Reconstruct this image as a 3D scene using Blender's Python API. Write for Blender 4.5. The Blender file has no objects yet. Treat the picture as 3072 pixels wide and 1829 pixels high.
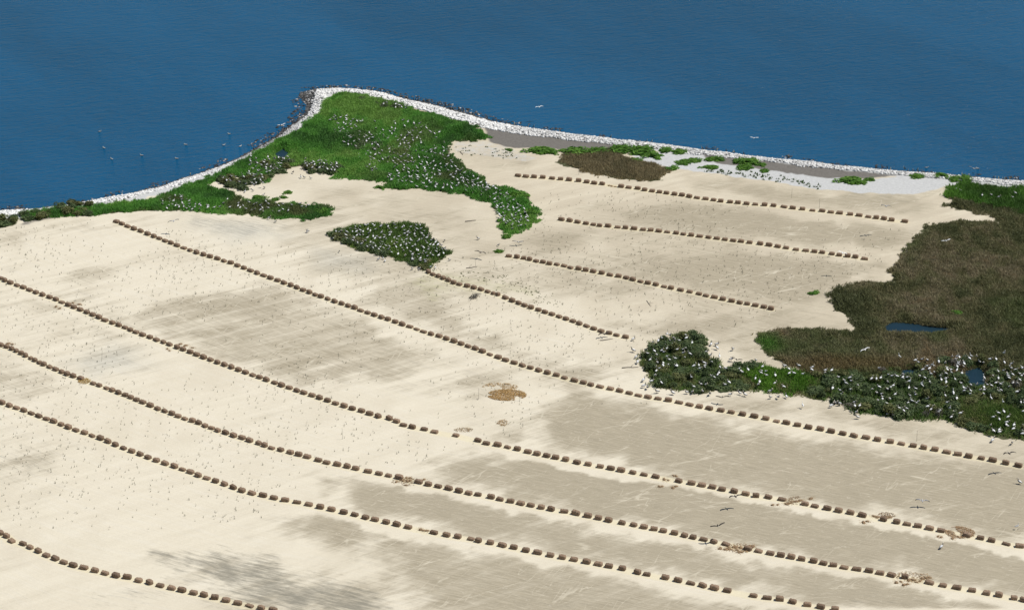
import bpy, math, random
import numpy as np
from mathutils import Vector, Matrix

R = np.random.default_rng(7)
rnd = random.Random(11)
rad = math.radians
sc = bpy.context.scene
COL = sc.collection

# ------------------------------------------------------------------ camera
F_PX, PITCH, CAM_H = 8372.0, rad(23.0), 148.6      # focal length in photo pixels (3072 wide), downward pitch, altitude
cam = bpy.data.cameras.new('camera')
cam.sensor_fit = 'HORIZONTAL'; cam.sensor_width = 36.0
cam.lens = F_PX * 36.0 / 3072.0
cam.clip_start = 1.0; cam.clip_end = 60000.0
camo = bpy.data.objects.new('camera', cam); COL.objects.link(camo)
camo.location = (0, 0, CAM_H); camo.rotation_euler = (math.pi/2 - PITCH, 0, 0)
sc.camera = camo

# ------------------------------------------------------------------ sky, sun, exposure
SUN_EL, SUN_AZ = rad(59.0), rad(88.0)      # sun stands to the right (+X), a touch behind the scene; azimuth clockwise from +Y
w = bpy.data.worlds.new('World'); sc.world = w; w.use_nodes = True
nt = w.node_tree; nt.nodes.clear()
sky = nt.nodes.new('ShaderNodeTexSky'); sky.sky_type = 'NISHITA'; sky.sun_disc = False
sky.sun_elevation = SUN_EL; sky.sun_rotation = SUN_AZ
sky.air_density = 1.0; sky.dust_density = 0.4; sky.ozone_density = 2.0
bg = nt.nodes.new('ShaderNodeBackground'); bg.inputs[1].default_value = 0.065
wo = nt.nodes.new('ShaderNodeOutputWorld')
nt.links.new(sky.outputs[0], bg.inputs[0]); nt.links.new(bg.outputs[0], wo.inputs[0])
sun = bpy.data.lights.new('sun', 'SUN'); sun.energy = 4.4; sun.angle = rad(0.53); sun.color = (1.0, 0.965, 0.90)
suno = bpy.data.objects.new('sun', sun); COL.objects.link(suno)
sd_ = Vector((math.sin(SUN_AZ)*math.cos(SUN_EL), math.cos(SUN_AZ)*math.cos(SUN_EL), math.sin(SUN_EL)))
suno.rotation_euler = (-sd_).to_track_quat('-Z', 'Y').to_euler()
suno.location = (200, 300, 300)
sc.view_settings.view_transform = 'Standard'; sc.view_settings.look = 'None'
sc.view_settings.exposure = 0.0; sc.view_settings.gamma = 1.0
sc.view_settings.use_curve_mapping = False

# ------------------------------------------------------------------ helpers
SEA = -0.45
def gp(u, v, z=0.0):
    """photo pixel (3072 wide) -> the point of the world at height z"""
    u = np.asarray(u, float); v = np.asarray(v, float)
    dx = (u - 1536.0) / F_PX; dy = (v - 914.5) / F_PX
    t = (CAM_H - z) / (math.sin(PITCH) + dy * math.cos(PITCH))
    return np.stack([t * dx, t * (math.cos(PITCH) - dy * math.sin(PITCH))], -1)
def to_px(x, y, z=0.0):
    dy_ = y; dz_ = z - CAM_H
    fwd = dy_ * math.cos(PITCH) - dz_ * math.sin(PITCH); up = dy_ * math.sin(PITCH) + dz_ * math.cos(PITCH)
    return 1536 + F_PX * x / fwd, 914.5 - F_PX * up / fwd
D = 3072.0 / 2493.0
def poly(pts, k=D, z=0.0):
    a = np.array(pts, float) * k
    return gp(a[:, 0], a[:, 1], z)

def hash2(ix, iy, s):
    h = (ix * 374761393 + iy * 668265263 + s * 974711) & 0xFFFFFFFF
    h = ((h ^ (h >> 13)) * 1274126177) & 0xFFFFFFFF
    return ((h ^ (h >> 16)) & 0xFFFF) / 65535.0
def vnoise(x, y, s=0):
    x = np.asarray(x, float); y = np.asarray(y, float)
    ix = np.floor(x).astype(np.int64); iy = np.floor(y).astype(np.int64)
    fx = x - ix; fy = y - iy
    fx = fx * fx * (3 - 2 * fx); fy = fy * fy * (3 - 2 * fy)
    a = hash2(ix, iy, s); b = hash2(ix + 1, iy, s); c = hash2(ix, iy + 1, s); d = hash2(ix + 1, iy + 1, s)
    return (a * (1 - fx) + b * fx) * (1 - fy) + (c * (1 - fx) + d * fx) * fy
def fbm(x, y, s=0, o=3):
    t = 0; a = 0.5; n = 0
    for k in range(o):
        t = t + a * vnoise(x * 2 ** k, y * 2 ** k, s + k * 17); n += a; a *= 0.5
    return t / n

def sdist(P, poly_, pad=6.0):
    """signed distance in metres to a polygon (positive inside), far points get -pad"""
    out = np.full(len(P), -pad)
    lo = poly_.min(0) - pad; hi = poly_.max(0) + pad
    m = np.all((P >= lo) & (P <= hi), axis=1)
    Q = P[m]
    if len(Q) == 0: return out
    best = np.full(len(Q), 1e18); ins = np.zeros(len(Q), bool)
    A = poly_; B = np.roll(poly_, -1, 0)
    for a, b in zip(A, B):
        ab = b - a; l2 = max(ab @ ab, 1e-9)
        t = np.clip(((Q - a) @ ab) / l2, 0, 1)
        d = Q - (a + t[:, None] * ab)
        best = np.minimum(best, (d * d).sum(1))
        c = ((a[1] > Q[:, 1]) != (b[1] > Q[:, 1]))
        with np.errstate(divide='ignore', invalid='ignore'):
            xi = a[0] + (Q[:, 1] - a[1]) * (b[0] - a[0]) / (b[1] - a[1] if b[1] != a[1] else 1e-9)
        ins ^= c & (Q[:, 0] < xi)
    r = np.sqrt(best); out[m] = np.where(ins, r, -r)
    return out
def pdist(P, line):
    best = np.full(len(P), 1e18)
    for a, b in zip(line[:-1], line[1:]):
        ab = b - a; l2 = max(ab @ ab, 1e-9)
        t = np.clip(((P - a) @ ab) / l2, 0, 1)
        d = P - (a + t[:, None] * ab)
        best = np.minimum(best, (d * d).sum(1))
    return np.sqrt(best)
def sstep(a, b, x):
    t = np.clip((x - a) / (b - a), 0, 1); return t * t * (3 - 2 * t)

def np_mesh(name, V, T, cols=None, mats=(), smooth=False, quads=False, uv=None, mi=None):
    me = bpy.data.meshes.new(name)
    V = np.asarray(V, np.float32); T = np.asarray(T, np.int32)
    k = T.shape[1]
    me.vertices.add(len(V)); me.vertices.foreach_set('co', V.ravel())
    me.loops.add(T.size); me.loops.foreach_set('vertex_index', T.ravel())
    me.polygons.add(len(T)); me.polygons.foreach_set('loop_start', np.arange(0, T.size, k, dtype=np.int32))
    if smooth: me.polygons.foreach_set('use_smooth', np.ones(len(T), bool))
    if mi is not None: me.polygons.foreach_set('material_index', np.asarray(mi, np.int32))
    me.update(calc_edges=True)
    for nm, c in (cols or {}).items():
        ca = me.color_attributes.new(nm, 'FLOAT_COLOR', 'POINT')
        c4 = np.ones((len(V), 4), np.float32); c4[:, :c.shape[1]] = c
        ca.data.foreach_set('color', c4.ravel())
    if uv is not None:
        ul = me.uv_layers.new(name='rows')
        ul.data.foreach_set('uv', uv[T.ravel()].astype(np.float32).ravel())
    for m in mats: me.materials.append(m)
    return me
def obj(name, me, label=None, cat=None, group=None, kind=None, parent=None, loc=None, rz=0.0, scale=None):
    o = bpy.data.objects.new(name, me); COL.objects.link(o)
    if parent: o.parent = parent
    if loc is not None: o.location = loc
    if rz: o.rotation_euler = (0, 0, rz)
    if scale is not None: o.scale = scale
    if label: o['label'] = label
    if cat: o['category'] = cat
    if group: o['group'] = group
    if kind: o['kind'] = kind
    return o

# ------------------------------------------------------------------ materials
def new_mat(name):
    m = bpy.data.materials.new(name); m.use_nodes = True
    n = m.node_tree; n.nodes.clear()
    out = n.nodes.new('ShaderNodeOutputMaterial')
    return m, n, out
class N:
    def __init__(s, nt): s.nt = nt
    def node(s, t, **k):
        n = s.nt.nodes.new(t)
        for a, b in k.items(): setattr(n, a, b)
        return n
    def link(s, a, b): s.nt.links.new(a, b)
    def val(s, i, x):
        if hasattr(x, 'links') or isinstance(x, bpy.types.NodeSocket): s.nt.links.new(x, i)
        else: i.default_value = x
    def math(s, op, a, b=0.0, c=0.0, clamp=False):
        n = s.node('ShaderNodeMath', operation=op, use_clamp=clamp)
        s.val(n.inputs[0], a); s.val(n.inputs[1], b); s.val(n.inputs[2], c)
        return n.outputs[0]
    def mix(s, f, a, b):
        n = s.node('ShaderNodeMix', data_type='RGBA')
        s.val(n.inputs[0], f); s.val(n.inputs[6], a if not isinstance(a, tuple) else (*a, 1.0)); s.val(n.inputs[7], b if not isinstance(b, tuple) else (*b, 1.0))
        return n.outputs[2]
    def noise(s, vec, scale, detail=3.0, rough=0.55):
        n = s.node('ShaderNodeTexNoise'); n.inputs['Scale'].default_value = scale
        n.inputs['Detail'].default_value = detail; n.inputs['Roughness'].default_value = rough
        if vec is not None: s.link(vec, n.inputs['Vector'])
        return n.outputs['Fac']
    def smooth(s, a, b, x):
        n = s.node('ShaderNodeMapRange', interpolation_type='SMOOTHSTEP')
        s.val(n.inputs['Value'], x); n.inputs['From Min'].default_value = a; n.inputs['From Max'].default_value = b
        return n.outputs[0]
    def stretch(s, vec, ang, sc_, loc=(0, 0, 0)):
        return s.mapping(s.mapping(vec, (1, 1, 1), (0, 0, -ang)), sc_, (0, 0, 0), loc)
    def mapping(s, vec, sc_=(1, 1, 1), rot=(0, 0, 0), loc=(0, 0, 0)):
        n = s.node('ShaderNodeMapping'); n.inputs['Scale'].default_value = sc_
        n.inputs['Rotation'].default_value = rot; n.inputs['Location'].default_value = loc
        s.link(vec, n.inputs['Vector']); return n.outputs[0]

def mat_attr(name, rough=0.85, spec=0.2, trans=0.0, vary=0.0, bump=0.0, bscale=10.0):
    """object colour from the 'col' attribute plus a little procedural variation"""
    m, nt_, out = new_mat(name); g = N(nt_)
    a = g.node('ShaderNodeAttribute', attribute_name='col')
    p = g.node('ShaderNodeBsdfPrincipled'); p.inputs['Roughness'].default_value = rough
    p.inputs['Specular IOR Level'].default_value = spec
    c = a.outputs['Color']
    if vary:
        geo = g.node('ShaderNodeNewGeometry')
        n = g.noise(geo.outputs['Position'], bscale, 3)
        f = g.math('MULTIPLY_ADD', n, vary * 2, 1.0 - vary)
        hv = g.node('ShaderNodeHueSaturation'); g.link(f, hv.inputs['Value']); g.link(c, hv.inputs['Color'])
        c = hv.outputs[0]
        if bump:
            b = g.node('ShaderNodeBump'); b.inputs['Strength'].default_value = bump; b.inputs['Distance'].default_value = 0.03
            g.link(n, b.inputs['Height']); g.link(b.outputs[0], p.inputs['Normal'])
    g.link(c, p.inputs['Base Color'])
    if trans:
        t = g.node('ShaderNodeBsdfTranslucent'); g.link(c, t.inputs['Color'])
        mx = g.node('ShaderNodeMixShader'); mx.inputs[0].default_value = trans
        g.link(p.outputs[0], mx.inputs[1]); g.link(t.outputs[0], mx.inputs[2]); g.link(mx.outputs[0], out.inputs[0])
    else:
        g.link(p.outputs[0], out.inputs[0])
    return m
M_LEAF = mat_attr('foliage', 0.6, 0.25, 0.35)
M_BLADE = mat_attr('grass_blades', 0.6, 0.2, 0.35)
M_ROCK = mat_attr('rock', 0.9, 0.15, vary=0.25, bump=0.6, bscale=6)
M_BIRD = mat_attr('feathers', 0.8, 0.1)
M_STRAW = mat_attr('straw', 0.85, 0.15, vary=0.3, bscale=9)
M_WOOD = mat_attr('weathered_wood', 0.9, 0.1, vary=0.3, bscale=8)

def mat_hay():
    m, nt_, out = new_mat('hay'); g = N(nt_)
    tc = g.node('ShaderNodeTexCoord'); oi = g.node('ShaderNodeObjectInfo')
    ad = g.node('ShaderNodeVectorMath', operation='MULTIPLY_ADD')
    cb = g.node('ShaderNodeCombineXYZ'); g.link(oi.outputs['Random'], cb.inputs[0]); g.link(oi.outputs['Random'], cb.inputs[1])
    g.link(cb.outputs[0], ad.inputs[0]); ad.inputs[1].default_value = (40, 17, 0); g.link(tc.outputs['Object'], ad.inputs[2])
    n1 = g.noise(g.mapping(ad.outputs[0], (4, 14, 22)), 1.0, 4, 0.65)
    n2 = g.noise(ad.outputs[0], 2.2, 3)
    c = g.mix(g.smooth(0.3, 0.7, n1), (0.122, 0.084, 0.062), (0.330, 0.232, 0.158))
    c = g.mix(g.math('MULTIPLY', g.smooth(0.5, 0.8, n2), 0.5), c, (0.36, 0.26, 0.16))
    f = g.math('MULTIPLY_ADD', oi.outputs['Random'], 0.5, 0.75)
    hv = g.node('ShaderNodeHueSaturation'); g.link(f, hv.inputs['Value']); g.link(c, hv.inputs['Color'])
    p = g.node('ShaderNodeBsdfPrincipled'); p.inputs['Roughness'].default_value = 0.95; p.inputs['Specular IOR Level'].default_value = 0.1
    b = g.node('ShaderNodeBump'); b.inputs['Strength'].default_value = 0.8; b.inputs['Distance'].default_value = 0.04
    g.link(n1, b.inputs['Height']); g.link(b.outputs[0], p.inputs['Normal'])
    g.link(hv.outputs[0], p.inputs['Base Color']); g.link(p.outputs[0], out.inputs[0])
    return m
M_HAY = mat_hay()

def mat_water(name, deep, big):
    m, nt_, out = new_mat(name); g = N(nt_)
    geo = g.node('ShaderNodeNewGeometry'); pos = geo.outputs['Position']
    p = g.node('ShaderNodeBsdfPrincipled')
    p.inputs['IOR'].default_value = 1.333; p.inputs['Roughness'].default_value = 0.12; p.inputs['Specular IOR Level'].default_value = 0.10
    c1 = g.noise(g.stretch(pos, 0.5, (0.022, 0.0075, 1)), 1.0, 5, 0.62)
    g.link(g.mix(g.smooth(0.3, 0.7, c1), deep, tuple(x * 1.38 for x in deep)), p.inputs['Base Color'])
    if big:
        w1 = g.noise(g.stretch(pos, 0.35, (0.38, 1.15, 1)), 1.0, 4, 0.66)
        w2 = g.noise(g.stretch(pos, -0.2, (1.2, 2.4, 1)), 1.0, 3, 0.6)
        gust = g.noise(g.mapping(pos, (0.02, 0.010, 1), (0, 0, 0.5)), 1.0, 3, 0.5)
        amp = g.math('MULTIPLY_ADD', gust, 0.9, 0.55)
        h = g.math('MULTIPLY', g.math('MULTIPLY_ADD', w2, 0.22, w1), amp)
        b = g.node('ShaderNodeBump'); b.inputs['Strength'].default_value = 1.0; b.inputs['Distance'].default_value = 0.40
    else:
        h = g.noise(g.mapping(pos, (1.0, 1.0, 1)), 1.5, 2)
        b = g.node('ShaderNodeBump'); b.inputs['Strength'].default_value = 0.5; b.inputs['Distance'].default_value = 0.03
    g.link(h, b.inputs['Height']); g.link(b.outputs[0], p.inputs['Normal'])
    g.link(p.outputs[0], out.inputs[0])
    return m
M_SEA = mat_water('sea_water', (0.0045, 0.061, 0.134), True)
M_POND = mat_water('pond_water', (0.012, 0.030, 0.045), False)

def mat_sand():
    m, nt_, out = new_mat('dredged_sand'); g = N(nt_)
    A = g.node('ShaderNodeAttribute', attribute_name='ga'); B = g.node('ShaderNodeAttribute', attribute_name='gb'); Cc = g.node('ShaderNodeAttribute', attribute_name='gc')
    sa = g.node('ShaderNodeSeparateColor'); g.link(A.outputs['Color'], sa.inputs[0])
    sb = g.node('ShaderNodeSeparateColor'); g.link(B.outputs['Color'], sb.inputs[0])
    sc2 = g.node('ShaderNodeSeparateColor'); g.link(Cc.outputs['Color'], sc2.inputs[0])
    uvn = g.node('ShaderNodeUVMap', uv_map='rows'); uv = uvn.outputs[0]
    geo = g.node('ShaderNodeNewGeometry'); pos = geo.outputs['Position']
    streak = g.noise(g.mapping(uv, (0.10, 1.5, 1)), 1.0, 6, 0.72)
    fine = g.noise(g.mapping(uv, (0.35, 5.0, 1)), 1.0, 3, 0.6)
    sweep = g.noise(g.stretch(pos, 0.58, (0.055, 0.42, 1), (7, 3, 0)), 1.0, 6, 0.68)
    blot = g.noise(pos, 0.13, 5, 0.6)
    grain = g.noise(pos, 2.6, 3, 0.7)
    # damp, compacted taupe sand
    nz = g.math('MULTIPLY', g.math('SUBTRACT', sweep, 0.5), 1.9)
    nz = g.math('MULTIPLY_ADD', g.math('SUBTRACT', streak, 0.5), 0.9, nz)
    nz = g.math('MULTIPLY_ADD', g.math('SUBTRACT', blot, 0.5), 0.8, nz)
    dm = sa.outputs[0]
    wgt = g.math('MULTIPLY_ADD', g.math('MULTIPLY', dm, g.math('SUBTRACT', 1.0, dm)), 2.3, 0.42)
    d = g.math('MULTIPLY_ADD', nz, wgt, dm)
    dampf = g.smooth(0.08, 0.98, d)
    cream = g.mix(g.smooth(0.25, 0.75, sweep), (0.690, 0.628, 0.500), (0.625, 0.563, 0.440))
    cream = g.mix(g.math('MULTIPLY', g.smooth(0.45, 0.7, streak), 0.5), cream, (0.69, 0.64, 0.535))
    cream = g.mix(g.math('MULTIPLY', sc2.outputs[2], 0.85), cream, g.mix(g.smooth(0.35, 0.65, sweep), (0.482, 0.418, 0.312), (0.590, 0.522, 0.396)))
    taupe = g.mix(g.smooth(0.3, 0.7, fine), (0.322, 0.280, 0.202), (0.402, 0.350, 0.256))
    col = g.mix(g.math('MULTIPLY', dampf, 0.97), cream, taupe)
    # pale dry flecks of shell
    fl = g.math('MULTIPLY', g.smooth(0.57, 0.68, g.noise(g.mapping(uv, (0.75, 2.0, 1), (0, 0, 0.25)), 1.0, 5, 0.85)), 0.60)
    col = g.mix(g.math('MULTIPLY', fl, dampf), col, (0.68, 0.62, 0.50))
    # wheel tracks: wandering thin lines and a few turning circles
    for (sc_, ro, lo_, th) in (((0.045, 0.42, 1), 0.50, (3, 8, 0), 0.016), ((0.035, 0.55, 1), -0.06, (11, 2, 0), 0.014), ((0.06, 0.5, 1), 1.05, (5, 1, 0), 0.012)):
        rn = g.noise(g.stretch(uv, ro, sc_, lo_), 1.0, 2, 0.4)
        ln = g.math('MULTIPLY', g.smooth(th, 0.0, g.math('ABSOLUTE', g.math('SUBTRACT', rn, 0.5))), g.smooth(0.45, 0.65, sweep))
        col = g.mix(g.math('MULTIPLY', ln, 0.55), col, (0.64, 0.58, 0.455))
    for (u_, v_, r_) in ((2475, 1402, 2.3), (1640, 1205, 4.2), (690, 938, 3.4)):
        cx_, cy_ = gp(u_, v_); vd = g.node('ShaderNodeVectorMath', operation='DISTANCE'); g.link(pos, vd.inputs[0]); vd.inputs[1].default_value = (cx_, cy_, 0.0)
        ln = g.math('MULTIPLY', g.smooth(0.20, 0.05, g.math('ABSOLUTE', g.math('SUBTRACT', vd.outputs['Value'], r_))), g.smooth(0.48, 0.66, sweep))
        col = g.mix(g.math('MULTIPLY', ln, 0.3), col, (0.64, 0.58, 0.455))
    # dark silt streaks
    k = g.math('ADD', sa.outputs[1], g.math('MULTIPLY', g.math('SUBTRACT', g.noise(g.mapping(uv, (0.28, 2.0, 1), (0, 0, 0.05)), 1.0, 5, 0.7), 0.5), 2.2))
    kf = g.math('MULTIPLY', g.smooth(0.30, 1.15, k), g.smooth(0.02, 0.25, sa.outputs[1]))
    col = g.mix(g.math('MULTIPLY', kf, 0.85), col, (0.215, 0.200, 0.160))
    # faint grey-blue and greenish films
    gf = g.math('MULTIPLY', g.smooth(0.35, 0.8, g.math('ADD', sb.outputs[2], g.math('MULTIPLY', g.math('SUBTRACT', fine, 0.5), 1.4))), 0.55)
    col = g.mix(gf, col, (0.40, 0.41, 0.20))
    col = g.mix(g.math('MULTIPLY', sc2.outputs[1], 0.5), col, (0.40, 0.43, 0.42))
    # straw-tinted strip along the bale rows
    rt = g.math('MULTIPLY', g.smooth(0.25, 0.8, g.math('ADD', sc2.outputs[0], g.math('MULTIPLY', g.math('SUBTRACT', grain, 0.5), 0.8))), 0.5)
    col = g.mix(rt, col, (0.700, 0.620, 0.410))
    # white shell, mud, earth under plants
    wf = g.smooth(0.3, 0.7, g.math('ADD', sa.outputs[2], g.math('MULTIPLY', g.math('SUBTRACT', g.noise(pos, 0.9, 4, 0.7), 0.5), 0.7)))
    col = g.mix(wf, col, g.mix(grain, (0.38, 0.38, 0.375), (0.62, 0.62, 0.60)))
    mf = g.smooth(0.3, 0.7, g.math('ADD', sb.outputs[0], g.math('MULTIPLY', g.math('SUBTRACT', g.noise(pos, 0.6, 4, 0.65), 0.5), 0.6)))
    col = g.mix(mf, col, g.mix(grain, (0.120, 0.110, 0.098), (0.210, 0.195, 0.175)))
    vf = g.smooth(0.35, 0.65, g.math('ADD', sb.outputs[1], g.math('MULTIPLY', g.math('SUBTRACT', g.noise(pos, 1.1, 4, 0.7), 0.5), 0.6)))
    col = g.mix(vf, col, g.mix(grain, (0.055, 0.065, 0.030), (0.11, 0.105, 0.055)))
    # grain
    hv = g.node('ShaderNodeHueSaturation'); g.link(g.math('MULTIPLY_ADD', g.math('ADD', grain, fine), 0.13, 0.87), hv.inputs['Value']); g.link(col, hv.inputs['Color'])
    p = g.node('ShaderNodeBsdfPrincipled'); p.inputs['Roughness'].default_value = 0.95; p.inputs['Specular IOR Level'].default_value = 0.1
    b = g.node('ShaderNodeBump'); b.inputs['Strength'].default_value = 0.5; b.inputs['Distance'].default_value = 0.05
    g.link(g.math('ADD', fine, grain), b.inputs['Height']); g.link(b.outputs[0], p.inputs['Normal'])
    g.link(hv.outputs[0], p.inputs['Base Color']); g.link(p.outputs[0], out.inputs[0])
    return m
M_SAND = mat_sand()

# ------------------------------------------------------------------ where things stand (read off the photograph, turned into world metres)
COAST = [(-500, 545), (-200, 525), (0, 512), (100, 505), (200, 490), (300, 473), (380, 455), (440, 436), (520, 410), (590, 378), (650, 345), (700, 312), (735, 285),
         (748, 268), (750, 252), (733, 232), (736, 222), (770, 216), (830, 214), (890, 218), (940, 226), (1010, 243), (1080, 258), (1150, 278), (1200, 294),
         (1280, 307), (1380, 322), (1500, 337), (1640, 354), (1800, 374), (1950, 390), (2100, 407), (2250, 418), (2380, 430), (2493, 440), (2700, 458), (3000, 490)]
coast = poly([(a_, b_ + 3.5) for a_, b_ in COAST], z=SEA)
LAND = np.vstack([coast, [[400, coast[-1, 1]], [400, -200], [-400, -200], [-400, coast[0, 1]]]])

VEG_HEAD = [(640, 358), (662, 350), (689, 335), (728, 318), (765, 284), (788, 261), (796, 243), (815, 233), (850, 230), (885, 234), (910, 245), (965, 250), (1020, 268), (1080, 285), (1140, 303), (1170, 322), (1190, 337), (1150, 345), (1092, 343),
            (1092, 368), (1130, 400), (1165, 430), (1200, 452), (1250, 458), (1288, 482), (1290, 500), (1315, 512), (1308, 540), (1270, 568), (1238, 572), (1210, 556), (1222, 528), (1195, 497), (1130, 475), (1020, 462),
            (925, 462), (940, 446), (900, 438), (802, 438), (815, 420), (740, 405), (690, 412), (640, 445), (600, 440), (560, 430), (505, 450), (530, 428), (590, 392)]
VEG_STRIP = [(545, 420), (440, 457), (380, 482), (300, 494), (235, 504), (235, 524), (310, 516), (420, 513), (500, 520), (600, 525), (680, 533), (740, 535), (805, 524), (806, 506), (760, 498), (700, 496), (640, 490), (590, 488), (570, 470), (530, 458), (505, 452)]
VEG_LEFT = [(-60, 545), (0, 528), (45, 532), (48, 545), (30, 552), (-60, 575)]
VEG_LEFT2 = [(50, 524), (100, 515), (240, 504), (235, 524), (140, 530), (60, 537)]
VEG_MID = [(790, 572), (830, 560), (870, 548), (900, 543), (960, 542), (1030, 548), (1042, 560), (1062, 590), (1080, 610), (1100, 618), (1060, 640), (1035, 655), (990, 640), (930, 620), (880, 610), (850, 600), (830, 583)]
VEG_RTOP = [(2292, 470), (2310, 455), (2340, 447), (2400, 455), (2493, 460), (2700, 470), (2700, 540), (2493, 520), (2420, 505), (2340, 490), (2295, 482)]
MARSH = [(2295, 500), (2320, 485), (2360, 490), (2420, 503), (2493, 510), (2800, 520), (2800, 960), (2493, 945), (2300, 920), (2200, 925), (2100, 925), (2000, 915), (1905, 888), (1848, 855), (1840, 815), (1880, 800), (1960, 797), (2082, 805),
         (2062, 770), (2022, 752), (2030, 735), (2008, 716), (2060, 693), (2170, 686), (2168, 640), (2215, 595), (2255, 548), (2330, 535), (2430, 540), (2405, 525), (2330, 512)]
BROWN = [(1345, 398), (1370, 378), (1420, 372), (1480, 365), (1530, 385), (1600, 400), (1620, 412), (1610, 440), (1580, 445), (1500, 437), (1450, 425), (1380, 408)]
THICKET = [(1560, 865), (1590, 832), (1640, 815), (1690, 812), (1722, 825), (1712, 848), (1690, 866), (1740, 872), (1765, 895), (1850, 882), (1885, 898), (2000, 905), (2100, 905), (2180, 895), (2300, 875), (2400, 880), (2493, 900), (2750, 920), (2750, 1110),
           (2493, 1072), (2400, 1062), (2355, 1038), (2290, 1025), (2200, 1020), (2130, 1012), (2080, 1005), (2020, 975), (1960, 968), (1900, 956), (1830, 952), (1760, 952), (1700, 958), (1600, 946), (1575, 935), (1580, 910), (1556, 890)]
GREENPATCH = [(1800, 905), (1870, 893), (1950, 905), (1990, 935), (1930, 965), (1850, 955)]
GREENPATCH2 = [(2330, 1000), (2420, 985), (2493, 1000), (2560, 1020), (2493, 1045), (2400, 1040)]
PONDS = [[(2152, 792), (2175, 782), (2215, 784), (2260, 792), (2318, 797), (2295, 806), (2245, 810), (2190, 812), (2160, 806)],
         [(2196, 898), (2230, 896), (2245, 906), (2228, 918), (2200, 916)],
         [(2350, 900), (2385, 890), (2398, 905), (2400, 930), (2370, 938), (2345, 918)]]
HEADPOND = [(672, 372), (690, 360), (702, 372), (690, 386), (672, 384)]

DAMP = [(1.0, [(1262, 1062), (1330, 1000), (1400, 968), (1480, 958), (1560, 975), (1700, 1005), (1900, 1048), (2493, 1152), (2700, 1190), (2700, 1360), (2493, 1320), (2200, 1265), (1900, 1210), (1600, 1150), (1400, 1105), (1270, 1075)]),
        (1.0, [(1050, 1133), (1180, 1108), (1300, 1100), (1500, 1135), (1800, 1195), (2100, 1250), (2493, 1325), (2700, 1365), (2700, 1500), (2493, 1460), (2200, 1402), (1900, 1350), (1600, 1288), (1400, 1243), (1250, 1210), (1100, 1168)]),
        (0.95, [(765, 1160), (900, 1165), (1000, 1180), (1200, 1222), (1500, 1288), (1800, 1350), (2100, 1405), (2493, 1475), (2600, 1500), (2600, 1600), (2200, 1520), (1850, 1450), (1600, 1400), (1400, 1362), (1200, 1325), (1000, 1275), (880, 1242), (830, 1205)]),
        (0.85, [(660, 1262), (800, 1252), (950, 1280), (1100, 1320), (1400, 1375), (1600, 1420), (1850, 1470), (2200, 1530), (2200, 1600), (1100, 1600), (980, 1460), (960, 1390), (900, 1335), (780, 1308), (650, 1285)]),
        (0.68, [(298, 776), (480, 720), (620, 688), (740, 712), (860, 770), (1000, 830), (1095, 872), (960, 912), (840, 938), (700, 938), (600, 888), (450, 848), (330, 798)]),
        (0.65, [(860, 715), (1000, 680), (1060, 725), (1150, 785), (1250, 840), (1330, 890), (1150, 850), (1000, 790), (900, 752)]),
        (0.95, [(1475, 535), (1540, 500), (1700, 490), (1900, 520), (2240, 560), (2180, 605), (1950, 592), (1700, 562), (1520, 548)]),
        (0.85, [(1265, 592), (1350, 563), (1450, 562), (1420, 590), (1320, 622)]),
        (0.92, [(1490, 658), (1600, 628), (1700, 612), (1800, 600), (2000, 620), (2165, 640), (2090, 705), (2000, 728), (1900, 742), (1760, 716), (1560, 674)]),
        (0.7, [(1350, 682), (1450, 668), (1580, 700), (1500, 722), (1400, 712)]),
        (0.8, [(1490, 795), (1620, 768), (1780, 752), (1900, 765), (1840, 800), (1760, 850), (1600, 812)]),
        (0.6, [(-100, 880), (0, 885), (100, 908), (165, 945), (60, 972), (-100, 975)]),
        (0.75, [(1690, 432), (1800, 428), (1870, 450), (2240, 480), (2280, 500), (2230, 530), (1900, 505), (1680, 460)]),
        (0.7, [(1310, 885), (1420, 862), (1560, 905), (1500, 950), (1380, 945)]),
        (0.45, [(880, 905), (1050, 885), (1180, 890), (1240, 920), (1060, 965), (930, 950)]),
        (0.4, [(-60, 575), (120, 540), (290, 530), (430, 525), (300, 560), (100, 580), (-60, 610)]),
        (0.4, [(30, 690), (180, 640), (300, 650), (250, 700), (100, 720)]),
        (0.4, [(150, 880), (260, 842), (340, 850), (360, 895), (220, 925)]),
        (0.5, [(1110, 370), (1200, 372), (1300, 390), (1270, 420), (1180, 410)]),
        (0.4, [(620, 420), (760, 440), (900, 480), (1100, 490), (1180, 520), (1150, 560), (980, 520), (820, 480)]),
        (0.6, [(1540, 975), (1700, 962), (2000, 985), (2300, 1040), (2493, 1100), (2493, 1130), (2000, 1030)]),
        (0.45, [(330, 1335), (620, 1345), (800, 1400), (960, 1430), (1010, 1520), (600, 1520), (500, 1440)]),
        (0.45, [(60, 1080), (180, 1110), (150, 1170), (-40, 1160), (-40, 1090)]),
        (0.5, [(2000, 700), (2180, 690), (2060, 760), (1960, 790), (1800, 860), (1740, 870), (1840, 790)]),
        (0.45, [(740, 605), (900, 620), (1000, 650), (960, 670), (800, 660)])]
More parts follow.
